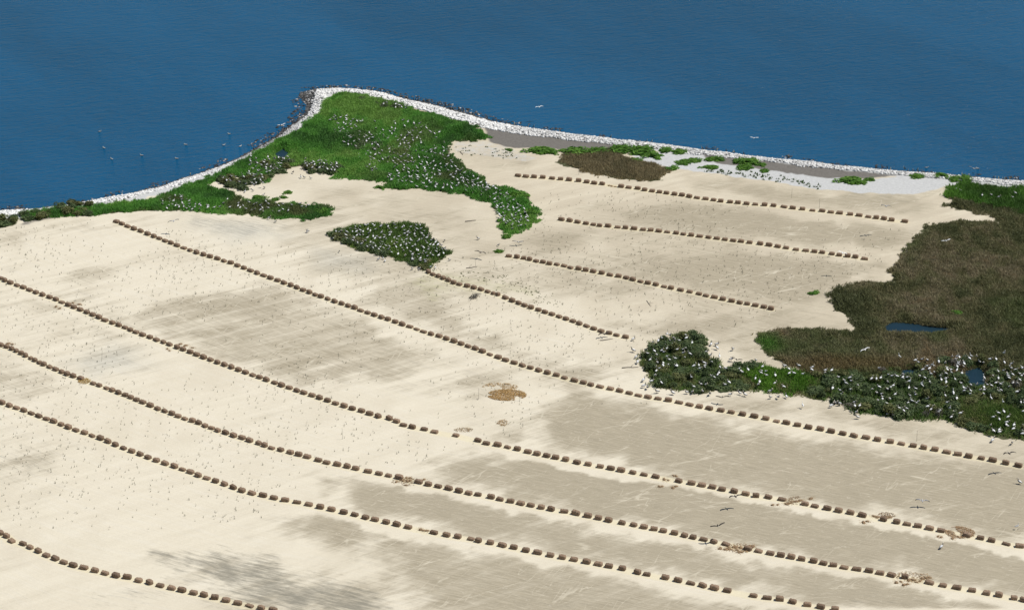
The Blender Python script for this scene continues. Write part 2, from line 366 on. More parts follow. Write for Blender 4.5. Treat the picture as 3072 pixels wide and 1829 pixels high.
DARK = [(0.85, [(305, 1330), (450, 1322), (620, 1335), (700, 1375), (820, 1425), (900, 1450), (1010, 1500), (620, 1500), (560, 1452), (430, 1402), (340, 1352)]),
        (0.45, [(0, 1085), (140, 1098), (160, 1150), (60, 1165), (-60, 1150), (-60, 1090)]),
        (0.5, [(200, 1440), (330, 1425), (420, 1440), (330, 1470), (210, 1462)]),
        (0.62, [(440, 515), (560, 522), (700, 538), (720, 560), (620, 585), (500, 575), (450, 548)]),
        (0.4, [(2040, 470), (2190, 466), (2260, 482), (2190, 500), (2050, 490)]),
        (0.3, [(1230, 1440), (1450, 1440), (1650, 1500), (1300, 1510)]),
        (0.45, [(2040, 1440), (2180, 1455), (2300, 1484), (2060, 1480)]),
        (0.3, [(640, 1120), (760, 1090), (800, 1100), (720, 1135)]),
        (0.28, [(780, 608), (880, 615), (900, 640), (800, 650)]),
        (0.3, [(1770, 445), (1850, 440), (1870, 465), (1790, 465)])]
WHITE = [(1.0, [(1540, 378), (1640, 372), (1720, 385), (1850, 410), (1950, 422), (2100, 436), (2200, 428), (2280, 432), (2400, 445), (2310, 452), (2290, 462), (2240, 472), (2120, 468), (1990, 462), (1870, 440), (1740, 424), (1640, 414), (1600, 400)]),
         (0.45, [(1100, 345), (1190, 345), (1270, 372), (1330, 385), (1290, 392), (1180, 380), (1110, 370)])]
MUD = [(0.95, [(1168, 300), (1230, 314), (1300, 325), (1420, 340), (1560, 352), (1640, 360), (1520, 372), (1420, 366), (1340, 364), (1270, 362), (1200, 348)]),
       (0.85, [(1700, 376), (1850, 394), (2000, 410), (2130, 422), (2220, 430), (2090, 440), (1960, 428), (1860, 414), (1750, 398)]),
       (0.6, [(60, 538), (130, 530), (70, 548), (40, 552)])]
FILM = [(0.5, [(1030, 640), (1150, 670), (1300, 690), (1360, 760), (1250, 720), (1100, 720), (1060, 740), (980, 690)]), (0.45, [(1210, 610), (1300, 640), (1230, 640)])]
BLUE = [(0.6, [(180, 880), (260, 845), (330, 850), (340, 890), (220, 915)]), (0.45, [(480, 540), (640, 545), (700, 575), (560, 590)]), (0.45, [(770, 610), (900, 625), (880, 660), (790, 650)])]

k5 = 640/2493; k8 = 800/2473; k9 = 872/2493
def seg(ox, oy, k, pts): return [(ox + k * x, oy + k * y) for x, y in pts]
ROWS = {}
ROWS['I'] = seg(0, 1449, k5, [(8,572),(75,607),(135,660),(268,694),(350,733),(447,779),(540,826),(645,866),(745,910),(855,947),(980,975),(1110,1010),(1227,1040),(1355,1070),(1487,1088),(1620,1125),(1747,1148),(1870,1181),(2005,1213),(2125,1240),(2262,1270)]) \
    + seg(560, 1449, k5, [(203,1296),(328,1326),(460,1358),(597,1392),(735,1415),(870,1447),(1010,1468)])
ROWS['H'] = seg(0, 1100, k8, [(18,330),(87,355),(152,378),(222,402),(290,427),(360,453),(430,480),(498,505),(566,532),(634,560),(703,585),(784,610),(854,634),(932,660),(1001,689),(1070,718),(1145,746),(1222,776),(1299,803),(1372,830),(1450,859),(1531,886),(1617,913),(1691,940),(1766,966),(1838,998),(1917,1023),(1999,1052)]) \
    + seg(640, 1140, k5, [(130,1206)]) \
    + seg(560, 1449, k5, [(545,40),(645,77),(762,107),(892,133),(1020,163),(1150,190),(1290,214),(1428,242),(1562,275),(1693,305),(1836,337),(1965,364),(2090,396),(2200,420)]) \
    + seg(1120, 1449, k5, [(150,450),(275,477),(408,508),(708,571),(855,600),(987,620),(1140,643),(1228,668),(1368,691),(1508,721),(1643,746),(1783,780),(1920,804),(2070,835),(2208,860),(2345,884)]) \
    + seg(1720, 1449, k5, [(155,912),(292,936),(417,960),(573,988),(750,1032),(860,1053),(1076,1092),(1224,1125),(1373,1156),(1512,1185),(1648,1216),(1800,1243),(2105,1303),(2265,1330),(2413,1348)]) \
    + [(2378,1803),(2422,1812),(2462,1819),(2505,1825)]
ROWS['G'] = seg(0, 800, k5, [(12,907),(78,926),(137,951),(190,974),(248,1004),(299,1030),(361,1059),(408,1085),(461,1110),(512,1134),(581,1162),(650,1193),(721,1223),(784,1249),(857,1273),(943,1298),(1089,1358),(1159,1381),(1244,1412),(1312,1438),(1385,1467)]) \
    + seg(0, 1100, k8, [(1160,258),(1213,279),(1265,301),(1324,323),(1394,352),(1461,380),(1527,402),(1594,426),(1652,450),(1713,471),(1783,491),(1842,511),(1901,537),(1961,559)]) \
    + seg(640, 1140, k5, [(50,578),(143,606),(236,638),(335,663),(422,695),(530,727),(600,753),(680,781),(787,804),(898,834),(998,861),(1098,886),(1228,926),(1324,953),(1450,977),(1565,1000),(1664,1024),(1808,1056),(1936,1082),(2048,1104),(2170,1128),(2400,1183)]) \
    + seg(1280, 1140, k5, [(20,1212),(135,1234),(258,1262),(378,1292),(490,1317),(600,1333),(752,1363),(857,1388),(980,1412),(1098,1435),(1217,1457)]) \
    + seg(1120, 1449, k5, [(1963,279),(2077,301),(2232,325)]) \
    + seg(1720, 1449, k5, [(30,348),(170,377),(293,402),(412,428),(570,455),(706,477),(826,502),(944,525),(1052,546),(1183,573),(1300,600),(1398,620),(1523,645),(1642,674),(1782,700),(2040,757),(2165,782),(2303,811),(2425,835)]) \
    + [(2374,1669),(2405,1675)] \
    + seg(2432, 1449, k5, [(35,904),(150,929),(266,951),(392,977),(537,1001),(683,1021),(810,1047),(944,1070),(1100,1093),(1388,1155),(1548,1186),(1708,1212),(1887,1241),(2055,1274),(2200,1297),(2377,1330),(2485,1352)])
ROWS['F'] = seg(0, 800, k5, [(10,125),(57,152),(121,179),(199,206),(273,232),(345,262),(419,290),(497,319),(579,346),(653,373),(721,402),(797,437),(864,462),(937,492),(1015,522),(1083,551),(1157,581),(1225,615),(1313,646),(1388,675),(1461,703),(1523,731),(1590,759),(1667,791),(1751,818),(1828,849),(1910,877),(1980,905),(2070,940),(2140,964),(2223,993),(2298,1023),(2379,1053),(2460,1081)]) \
    + seg(640, 800, k5, [(48,1112),(130,1139),(213,1167),(294,1199),(376,1228),(461,1257),(539,1284),(620,1315),(715,1346),(798,1377),(888,1405),(976,1438)]) \
    + seg(640, 1140, k5, [(1058,140),(1154,170),(1242,200),(1335,233),(1428,266),(1528,298),(1624,328),(1732,356),(1827,389),(1926,418),(2058,444),(2140,477),(2222,520),(2325,545),(2465,568)]) \
    + seg(1280, 1140, k5, [(90,598),(342,640),(600,700),(697,733),(830,752),(945,775),(1060,801),(1184,833),(1290,858),(1403,880),(1507,902),(1625,926),(1757,958),(1888,980),(2030,1005),(2152,1029),(2272,1053)]) \
    + seg(1880, 1140, k5, [(72,1077),(203,1101),(340,1126),(610,1176),(757,1202),(880,1223),(1003,1244),(1115,1270),(1257,1294),(1390,1321),(1510,1344),(1657,1357),(1812,1381),(2085,1435)]) \
    + seg(2432, 1449, k5, [(50,255),(195,286),(327,313),(466,337),(605,368),(852,418),(1005,448),(1128,470),(1253,494),(1390,523),(1525,549),(1830,602),(1985,632),(2115,660),(2287,695),(2445,722)])
ROWS['E'] = seg(0, 440, k8, [(1080,692),(1131,713),(1184,736),(1243,760),(1305,780),(1369,806),(1427,829),(1478,847),(1532,869),(1586,890),(1642,912),(1703,933),(1763,955),(1824,977),(1888,996),(1948,1015),(2017,1034),(2077,1054),(2140,1073),(2202,1099),(2263,1122),(2323,1145),(2385,1169),(2446,1191)]) \
    + seg(640, 800, k5, [(668,129),(751,157),(826,185),(907,213),(977,239),(1048,269),(1123,296),(1191,323),(1259,346),(1338,372),(1417,402),(1500,428),(1576,453),(1652,475),(1722,505),(1803,531),(1882,558),(1965,584),(2041,608),(2126,637),(2208,667),(2296,692),(2376,720),(2456,751)]) \
    + seg(1280, 800, k5, [(52,780),(145,804),(231,835),(319,865),(403,893),(485,922),(569,949),(651,982),(738,1015),(835,1049),(922,1083),(1022,1114),(1119,1143),(1212,1171),(1310,1202),(1411,1230),(1517,1257),(1611,1288),(1727,1322),(1832,1347),(1917,1371),(2027,1393),(2148,1419),(2257,1444),(2368,1470)]) \
    + seg(1880, 1140, k5, [(138,172),(250,193),(367,210),(488,231),(613,255),(735,281),(850,306),(965,327),(1101,350),(1222,371),(1355,396),(1492,420),(1627,444),(1750,470),(1867,492),(1997,516),(2126,543)]) \
    + seg(2432, 1140, k5, [(113,563),(240,591),(376,615),(506,640),(648,660),(781,686),(930,710),(1062,731),(1200,757),(1322,780),(1453,800),(1592,827),(1723,851),(1848,876),(1997,894),(2128,921),(2280,953),(2428,982)])
ROWS['D'] = seg(1280, 800, k5, [(20,60),(72,87),(138,110),(193,133),(255,157),(315,185),(383,203),(472,223),(552,242),(635,262),(713,288),(778,308),(833,323),(920,360),(1000,395),(1075,422),(1144,450),(1219,475),(1306,501),(1382,527),(1464,549),(1548,576),(1629,602),(1708,628),(1784,657),(1869,683),(1953,714),(2037,741),(2132,765),(2218,787),(2325,811)])
ROWS['C'] = seg(900, 600, k8, [(1937,514),(2012,523),(2074,534),(2129,546),(2189,560),(2254,571),(2313,586),(2382,592),(2450,605)]) \
    + seg(1280, 800, k5, [(1680,5),(1775,20),(1858,37),(1947,52),(2046,70),(2142,93)]) \
    + seg(1840, 500, k5, [(62,1277),(150,1295),(228,1317),(318,1338),(404,1357),(497,1375),(593,1397),(675,1414),(785,1437),(893,1456)]) \
    + seg(1840, 840, k5, [(1000,155),(1083,175),(1183,195),(1280,217),(1383,237),(1477,257),(1565,270),(1660,289),(1760,306),(1843,327)])
ROWS['B'] = seg(1400, 300, k8, [(879,1101),(956,1111),(1029,1124),(1107,1137),(1174,1147),(1233,1158),(1312,1162)]) \
    + seg(1840, 500, k5, [(52,698),(142,707),(243,718),(348,729),(438,736),(533,745),(630,754),(735,767),(818,778),(911,792),(1010,804),(1113,817),(1210,830),(1305,843),(1402,856),(1495,865),(1593,880),(1717,895),(1820,911),(1922,926),(2020,941),(2135,960),(2249,972),(2350,985),(2442,995)]) \
    + seg(2272, 400, k8, [(692,1111),(760,1123),(838,1132),(910,1140),(996,1156)])
ROWS['A'] = seg(1400, 300, k8, [(477,695),(550,703),(626,708),(706,714),(793,722),(871,730),(951,738),(1038,747),(1114,759),(1183,770),(1257,776)]) \
    + seg(1840, 500, k5, [(92,229),(180,240),(285,251),(366,268),(453,280),(540,293),(622,305),(716,318),(803,328),(888,344),(978,357),(1078,370),(1172,382),(1256,396),(1365,407),(1456,416),(1557,428),(1660,436),(1768,444),(1873,453),(1995,466),(2098,482),(2210,493),(2328,507),(2441,515)]) \
    + seg(2272, 400, k8, [(682,728),(763,736),(862,747),(945,757),(1030,769),(1103,778),(1175,786),(1246,798),(1368,810)])
ROWW = {}
for k in ROWS:
    a = np.array(sorted(ROWS[k]))
    keep = [0]
    for i in range(1, len(a)):
        if a[i, 0] - a[keep[-1], 0] > 9: keep.append(i)
    a = a[keep]; ROWS[k] = a
    ROWW[k] = gp(a[:, 0], a[:, 1], 0.20)

# ------------------------------------------------------------------ the ground: one sheet with the island's relief
def axis(lo, hi, step, far):
    mid = np.arange(lo, hi + 1e-6, step)
    st = np.cumsum(step * 1.45 ** np.arange(1, 16))
    return np.concatenate([(lo - st[::-1])[(lo - st[::-1]) > far[0]], mid, (hi + st)[(hi + st) < far[1]]])
gx = axis(-104, 104, 0.45, (-398, 398)); gy = axis(240, 448, 0.45, (-190, 700))
GX, GY = np.meshgrid(gx, gy); GPT = np.stack([GX.ravel(), GY.ravel()], 1)
def land_sd(P): return np.clip(sdist(P, LAND, 400.0), -25, 60)
VEGALL = [poly(p) for p in (VEG_HEAD, VEG_STRIP, VEG_LEFT, VEG_LEFT2, VEG_MID, VEG_RTOP, MARSH, BROWN, THICKET)]
PONDW = [poly(p) for p in PONDS + [HEADPOND]]
def terrain(P, ls=None):
    if ls is None: ls = land_sd(P)
    j = (fbm(P[:, 0] * .3, P[:, 1] * .3, 3) - .5) * 1.2
    d = ls + j
    z = np.interp(d, [-25, -6, -1.5, 0, 1.2, 2.6, 4.6, 9], [-5, -2.2, -0.9, -0.45, -0.02, 0.30, 0.12, 0.0])
    z = z + (fbm(P[:, 0] * .05, P[:, 1] * .05, 9) - .5) * 0.25 * sstep(4, 14, d)
    for p in PONDW:
        s = sdist(P, p); z = z - 0.65 * sstep(-0.8, 0.5, s)
    return z
LS = land_sd(GPT)
GZ = terrain(GPT, LS)
def zat(x, y):
    """ground height at points (bilinear on the sheet)"""
    x = np.asarray(x, float); y = np.asarray(y, float)
    i = np.clip(np.searchsorted(gx, x) - 1, 0, len(gx) - 2); j = np.clip(np.searchsorted(gy, y) - 1, 0, len(gy) - 2)
    fx = (x - gx[i]) / (gx[i+1] - gx[i]); fy = (y - gy[j]) / (gy[j+1] - gy[j])
    Z = GZ.reshape(len(gy), len(gx))
    return (Z[j, i]*(1-fx) + Z[j, i+1]*fx)*(1-fy) + (Z[j+1, i]*(1-fx) + Z[j+1, i+1]*fx)*fy
jit = (fbm(GPT[:, 0] * .25, GPT[:, 1] * .12, 5, 4) - .5)
jit2 = (fbm(GPT[:, 0] * .9, GPT[:, 1] * .6, 6, 3) - .5)
def layer(lst, soft, jam):
    out = np.zeros(len(GPT))
    for s, p in lst:
        d = sdist(GPT, poly(p), 12.0) + jit * jam * 2 + jit2 * jam * .6
        out = np.maximum(out, s * sstep(-soft, soft, d))
    return out
damp = layer(DAMP, 4.2, 3.4); dark = layer(DARK, 3.5, 3.0); white = layer(WHITE, 0.7, 1.2); mud = layer(MUD, 0.9, 0.9)
film = layer(FILM, 2.5, 2.0); blue = layer(BLUE, 3.5, 2.0)
mott = sstep(.42, .68, fbm(GPT[:, 0] * .045 + GPT[:, 1] * .01, GPT[:, 1] * .03, 44, 4)) * np.interp(GPT[:, 1] + .5 * GPT[:, 0], [260, 300, 340], [.12, .30, .42])
damp = np.maximum(damp, mott + .35 * damp * (damp < .6))
veg = np.zeros(len(GPT))
for p in VEGALL: veg = np.maximum(veg, sstep(-0.1, 0.8, sdist(GPT, p) + jit2 * 2.2))
for p in PONDW: mud = np.maximum(mud, sstep(-0.6, 0.2, sdist(GPT, p)))
white = np.maximum(white, sstep(4.8, 3.8, LS + jit2 * 2.0) * sstep(-1.5, -0.5, LS))
beige = np.clip(sstep(320, 400, GPT[:, 1] + GPT[:, 0] * 1.1) * 1.1 + (jit * 1.2), 0, 1)
rowt = np.zeros(len(GPT))
for k, L in ROWW.items():
    d = pdist(GPT, L); side = np.interp(GPT[:, 0], L[:, 0], L[:, 1]) - GPT[:, 1]     # positive on the camera side
    rowt = np.maximum(rowt, sstep(1.1, 0.25, d))
    if k in 'FGH':                                                                   # dry drifted strip on the near side of these rows
        strip = sstep(2.9, 1.5, side + jit * 2.5 + jit2 * 2.2) * sstep(-0.9, -0.1, side) * .9 * (GPT[:, 0] > L[0, 0]) * (GPT[:, 0] < L[-1, 0] + 20)
        damp = damp * (1 - strip)
# row-following coordinates for the plough lines
order = ['I', 'H', 'G', 'F', 'E', 'C', 'B', 'A']; base = {'I': 0, 'H': 22, 'G': 38, 'F': 55, 'E': 75, 'C': 115, 'B': 132, 'A': 150}
ys = []
for k in order:
    L = ROWW[k]; n = min(8, len(L) // 3)
    y = np.interp(GPT[:, 0], L[:, 0], L[:, 1])
    s0 = (L[n, 1] - L[0, 1]) / (L[n, 0] - L[0, 0]); s1 = (L[-1, 1] - L[-n, 1]) / (L[-1, 0] - L[-n, 0])
    y = np.where(GPT[:, 0] < L[0, 0], L[0, 1] + (GPT[:, 0] - L[0, 0]) * s0, y)
    y = np.where(GPT[:, 0] > L[-1, 0], L[-1, 1] + (GPT[:, 0] - L[-1, 0]) * s1, y)
    ys.append(y)
ys = np.array(ys)
for i in range(1, len(ys)): ys[i] = np.maximum(ys[i], ys[i-1] + 6)
Vc = np.zeros(len(GPT)); bs = np.array([base[k] for k in order], float)
Vc = bs[0] + (GPT[:, 1] - ys[0])
for i in range(len(order) - 1):
    m = GPT[:, 1] >= ys[i]
    f = (GPT[:, 1] - ys[i]) / (ys[i+1] - ys[i]); Vc = np.where(m, bs[i] + f * (bs[i+1] - bs[i]), Vc)
m = GPT[:, 1] >= ys[-1]; Vc = np.where(m, bs[-1] + GPT[:, 1] - ys[-1], Vc)
uv = np.stack([GPT[:, 0] * 1.25, Vc], 1)
nx, ny = len(gx), len(gy)
ii, jj = np.meshgrid(np.arange(nx - 1), np.arange(ny - 1)); b0 = (jj * nx + ii).ravel()
Q = np.stack([b0, b0 + 1, b0 + nx + 1, b0 + nx], 1)
me = np_mesh('ground', np.column_stack([GPT, GZ]), Q, {'ga': np.stack([damp, dark, white], 1), 'gb': np.stack([mud, veg, film], 1), 'gc': np.stack([rowt, blue, beige], 1)}, [M_SAND], True, uv=uv)
obj('ground', me, kind='structure')
# sea to the horizon, and the ponds
s = 30000.0
obj('sea', np_mesh('sea', [(-s, -s, SEA), (s, -s, SEA), (s, s, SEA), (-s, s, SEA)], [(0, 1, 2, 3)], mats=[M_SEA]), kind='structure')
for p in PONDW:
    c = p.mean(0); q = c + (p - c) * 1.12; n = len(q)
    V = np.vstack([[*c, 0], np.column_stack([q, np.zeros(n)])]); V[:, 2] = zat(c[0], c[1]) + 0.42
    obj('pond', np_mesh('pond', V, [(0, i + 1, (i + 1) % n + 1) for i in range(n)], mats=[M_POND]), kind='structure')

# ------------------------------------------------------------------ shore rocks (too small and many to pick apart)
ICO = None
def ico():
    t = (1 + 5 ** .5) / 2
    v = np.array([(-1,t,0),(1,t,0),(-1,-t,0),(1,-t,0),(0,-1,t),(0,1,t),(0,-1,-t),(0,1,-t),(t,0,-1),(t,0,1),(-t,0,-1),(-t,0,1)], float)
    v /= np.linalg.norm(v[0])
    f = np.array([(0,11,5),(0,5,1),(0,1,7),(0,7,10),(0,10,11),(1,5,9),(5,11,4),(11,10,2),(10,7,6),(7,1,8),(3,9,4),(3,4,2),(3,2,6),(3,6,8),(3,8,9),(4,9,5),(2,4,11),(6,2,10),(8,6,7),(9,8,1)])
    return v, f
IV, IF = ico()
def rocks(name, P, size, col, flat=0.65):
    n = len(P); V = np.repeat(IV[None], n, 0) * R.uniform(0.72, 1.25, (n, 12, 1))
    sc_ = np.stack([R.uniform(.75, 1.35, n), R.uniform(.75, 1.2, n), R.uniform(.5, .9, n) * flat / .65], 1) * size[:, None]
    V = V * sc_[:, None]
    a = R.uniform(0, 6.28, n); ca, sa = np.cos(a)[:, None], np.sin(a)[:, None]
    X = V[..., 0] * ca - V[..., 1] * sa; Y = V[..., 0] * sa + V[..., 1] * ca
    V = np.stack([X, Y, V[..., 2]], -1) + P[:, None, :]
    T = (IF[None] + (np.arange(n) * 12)[:, None, None]).reshape(-1, 3)
    return np_mesh(name, V.reshape(-1, 3), T, {'col': np.repeat(col, 12, 0)}, [M_ROCK])
def along_coast(n, lo, hi):
    """random points between lo and hi metres inland of the shore line"""
    box = np.array([[coast[:, 0].min(), 330], [coast[:, 0].max(), 452]]); out = []
    got = 0
    while got < n:
        P = R.uniform(box[0], box[1], (n * 6, 2))
        P = P[np.abs(P[:, 0]) < 112]
        d = sdist(P, LAND, 400.0); P = P[(d > lo) & (d < hi)]; out.append(P); got += len(P)
    return np.vstack(out)[:n]
# white bleached rock: the berm is wider along the right-hand shore
P = along_coast(52000, -0.3, 7.4)
d = sdist(P, LAND, 400.0); px = P[:, 0]
tipx = gp(830 * D, 214 * D, SEA)[0]
wid = np.where(px > tipx, np.interp(px, [tipx, 0, 20, 40, 90], [5.6, 5.6, 4.7, 4.2, 4.0]), np.interp(px, [-90, -60, -50, -42, -36], [4.2, 3.9, 3.2, 3.2, 4.4]))
wid = wid * .84 + (fbm(P[:, 0] * .5, P[:, 1] * .5, 21) - .5) * 1.2
keep = (d < wid)
for p in VEGALL[:6]: keep &= sdist(P, p) < .15
P = P[keep]; d = d[keep]; px = px[keep]
grey = np.where(px > 0, R.uniform(.36, .78, len(P)), R.uniform(.58, .86, len(P)))
greyzone = np.exp(-((px - gp(650*D, 345*D)[0]) / 4.5) ** 2)               # a stretch of greyer stone on the left shore
grey = grey * (1 - .55 * greyzone)
grey = np.where(R.random(len(P)) < .08, grey * .35, grey)
pu, pv = to_px(P[:, 0], P[:, 1]); darkz = (d < 0.55) | ((pu < 772 * D - (pv - 222 * D) * .35) & (pu > 725 * D) & (pv < 262 * D) & (R.random(len(P)) < .8))
darkz |= (px > gp(960*D, 240*D)[0]) & (px < gp(1175*D, 280*D)[0]) & (d < 1.5)
grey = np.where(darkz, R.uniform(.045, .16, len(P)), grey)
col = np.stack([grey, grey * .985, grey * .95], 1)
z = zat(P[:, 0], P[:, 1])
obj('shore_rocks', rocks('shore_rocks', np.column_stack([P, z + .03]), R.uniform(.09, .27, len(P)), col), 'band of bleached white rocks lining the water edge', 'rocks', kind='stuff')
# dark wet stones in the shallows
P = along_coast(5200, -2.2, 0.5); z = np.maximum(zat(P[:, 0], P[:, 1]), SEA - .12)
m = (fbm(P[:, 0] * .35, P[:, 1] * .35, 31) > np.where((P[:, 0] > gp(700*D, 300*D)[0]) & (P[:, 0] < gp(1200*D, 290*D)[0]), .40, .56)); P = P[m]; z = z[m]
g_ = R.uniform(.02, .09, len(P)); g_ = np.where(R.random(len(P)) < .12, g_ * 6, g_)
obj('wet_stones', rocks('wet_stones', np.column_stack([P, z + .02]), R.uniform(.12, .32, len(P)), np.stack([g_, g_ * .95, g_ * .9], 1)), 'dark wet stones at the foot of the shore', 'stones', kind='stuff')

# ------------------------------------------------------------------ vegetation
def scatter(polyw, per_m2, edge=0.9, hole=None, seed=1, cov=0.0):
    lo, hi = polyw.min(0) - 1, polyw.max(0) + 1
    lo = np.maximum(lo, [-110, 236]); hi = np.minimum(hi, [110, 450])
    n = int((hi - lo).prod() * per_m2); P = R.uniform(lo, hi, (n, 2))
    d = sdist(P, polyw) + (fbm(P[:, 0] * .55, P[:, 1] * .45, seed, 3) - .5) * 2 * edge
    d = d + (fbm(P[:, 0] * 1.9, P[:, 1] * 1.5, seed + 9, 2) - .5) * 1.5
    m = (d > 0) & (R.random(n) < np.clip(.35 + d * 1.2, 0, 1))
    for p in PONDW: m &= sdist(P, p) < 0.05
    if cov: m &= fbm(P[:, 0] * .8, P[:, 1] * .8, seed + 50, 2) > cov
    return P[m], d[m]
def blades(P, d, h, wd, col, lump=0.35, lscale=.35, seed=5, jitc=.25, lean=1.0, zoff=0.0):
    n = len(P); z = zat(P[:, 0], P[:, 1])
    lum = fbm(P[:, 0] * lscale, P[:, 1] * lscale * .8, seed, 3)
    lift = np.clip((lum - .30), 0, 1) * 2 * lump * np.clip(d / 1.2, 0.15, 1)
    a = R.uniform(0, 6.283, n); b = a + R.uniform(-.6, .6, n) + 1.5708
    hh = h * R.uniform(.55, 1.2, n) * (.6 + .8 * lum); ww = wd * R.uniform(.6, 1.3, n)
    ln = R.uniform(.15, 1, n) * lean
    base_ = np.column_stack([P, z + zoff]); base_[:, 2] += lift * R.uniform(.35, 1, n)
    off = np.column_stack([np.cos(a) * ww / 2, np.sin(a) * ww / 2, np.zeros(n)])
    tip = base_ + np.column_stack([np.cos(b) * hh * ln, np.sin(b) * hh * ln, hh * np.sqrt(np.clip(1 - (ln * .85) ** 2, .06, 1))])
    V = np.stack([base_ - off, base_ + off, tip], 1).reshape(-1, 3)
    c = col * R.uniform(1 - jitc, 1 + jitc, (n, 1))
    return V, np.arange(n * 3).reshape(-1, 3), np.repeat(c, 3, 0)
def ramp(t, stops):
    ts = [s_[0] for s_ in stops]; cs = np.array([s_[1] for s_ in stops])
    return np.stack([np.interp(t, ts, cs[:, i]) for i in range(3)], 1)
def grass(name, pl, per, h, wd, stops, label, cat, lump=.35, cscale=.12, seed=5, edge=.9, lean=1.05, extra=None, cov=0.0):
    P, d = scatter(pl, per, edge, seed=seed, cov=cov)
    t = fbm(P[:, 0] * cscale, P[:, 1] * cscale * .7, seed + 3, 4); t = np.clip((t - .5) * 2.2 + .5 + R.normal(0, .08, len(P)) + (fbm(P[:, 0] * .7, P[:, 1] * .45, seed + 31, 3) - .5) * .9, 0, 1)
    c = ramp(t, stops)
    if extra is not None: c = extra(P, c)
    V, T, C = blades(P, d, h, wd, c, lump, seed=seed, lean=lean)
    return obj(name, np_mesh(name, V, T, {'col': C}, [M_BLADE]), label, cat, kind='stuff')
GREEN = [(0, (.066, .172, .036)), (.35, (.108, .285, .048)), (.7, (.142, .355, .056)), (1, (.215, .385, .080))]
def head_mix(P, c):
    """drier olive growth where the birds nest"""
    ctr = gp(1020*D, 390*D); q = (P - ctr) / np.array([13, 22.])
    t = np.clip(1.15 - np.hypot(q[:, 0] + .25 * q[:, 1], q[:, 1]), 0, 1) * sstep(.35, .65, fbm(P[:, 0] * .3, P[:, 1] * .25, 77, 3))
    ol = np.array([.185, .190, .080])
    return c * (1 - t[:, None] * .75) + ol * t[:, None] * .75
grass('beach_grass', poly(VEG_HEAD), 190, .36, .12, GREEN, 'lush green beach grass covering the pointed headland', 'grass', seed=5, extra=head_mix, lump=.6)
def strip_mix(P, c):
    t = sstep(.5, .75, fbm(P[:, 0] * .22, P[:, 1] * .2, 91, 3))
    return c * (1 - t[:, None]) + np.array([.135, .165, .060]) * t[:, None]
grass('beach_grass', poly(VEG_STRIP), 170, .38, .12, GREEN, 'green grass strip behind the white rocks of the left shore', 'grass', seed=15, extra=strip_mix)
grass('beach_grass', poly(VEG_LEFT2), 130, .48, .13, GREEN[:3], 'low green growth at far left between white rocks and sand', 'grass', seed=17)
grass('beach_grass', poly(VEG_MID), 120, .45, .13, [(0, (.085, .150, .034)), (.5, (.150, .245, .050)), (1, (.240, .260, .075))], 'oval grass patch with birds in the middle of the sand', 'grass', seed=25)
grass('beach_grass', poly(VEG_RTOP), 120, .55, .13, [(0, (.065, .140, .026)), (.6, (.105, .235, .034)), (1, (.145, .30, .04))], 'dark green grass at the right edge below the white rocks', 'grass', seed=35)
MARSHC = [(0, (.105, .115, .048)), (.3, (.170, .168, .076)), (.55, (.225, .200, .105)), (.8, (.265, .228, .138)), (1, (.270, .205, .110))]
def marsh_mix(P, c):
    t = sstep(.52, .72, fbm(P[:, 0] * .16, P[:, 1] * .10, 60, 3))
    c = c * (1 - .6 * t[:, None]) + np.array([.115, .150, .050]) * .6 * t[:, None]
    e = gp(1870*D, 835*D); t2 = np.clip(1.2 - np.hypot((P[:, 0] - e[0]) / 2.5, (P[:, 1] - e[1]) / 4), 0, 1)
    c = c * (1 - t2[:, None]) + np.array([.10, .22, .035]) * t2[:, None]
    o = gp(2050*D, 890*D); t3 = np.clip(1.3 - np.hypot((P[:, 0] - o[0]) / 12, (P[:, 1] - o[1]) / 2.6), 0, 1) * .8
    return c * (1 - t3[:, None]) + np.array([.225, .165, .075]) * t3[:, None]
grass('marsh_grass', poly(MARSH), 140, .38, .12, MARSHC, 'wide brown and olive marsh grass at the right edge', 'grass', lump=.65, cscale=.09, seed=45, edge=1.0, lean=1.1, extra=marsh_mix)
grass('marsh_grass', poly(BROWN), 150, .45, .10, [(0, (.120, .130, .055)), (.5, (.205, .180, .095)), (1, (.28, .23, .125))], 'brown tufted grass between the green clumps and the upper bale row', 'grass', seed=55, edge=1.6, lean=.9)
grass('beach_grass', poly(GREENPATCH), 120, .5, .13, [(0, (.075, .17, .022)), (1, (.14, .29, .03))], 'bright green grass patch inside the dark thicket', 'grass', seed=65)
grass('beach_grass', poly(GREENPATCH2), 120, .5, .13, [(0, (.065, .13, .022)), (1, (.16, .21, .05))], 'mossy green grass at the lower right of the thicket', 'grass', seed=66)
grass('thicket_grass', poly(THICKET), 60, .45, .12, [(0, (.070, .130, .030)), (.6, (.12, .20, .045)), (1, (.20, .20, .080))], 'low olive undergrowth between the dark bushes', 'undergrowth', seed=75, lump=.2)

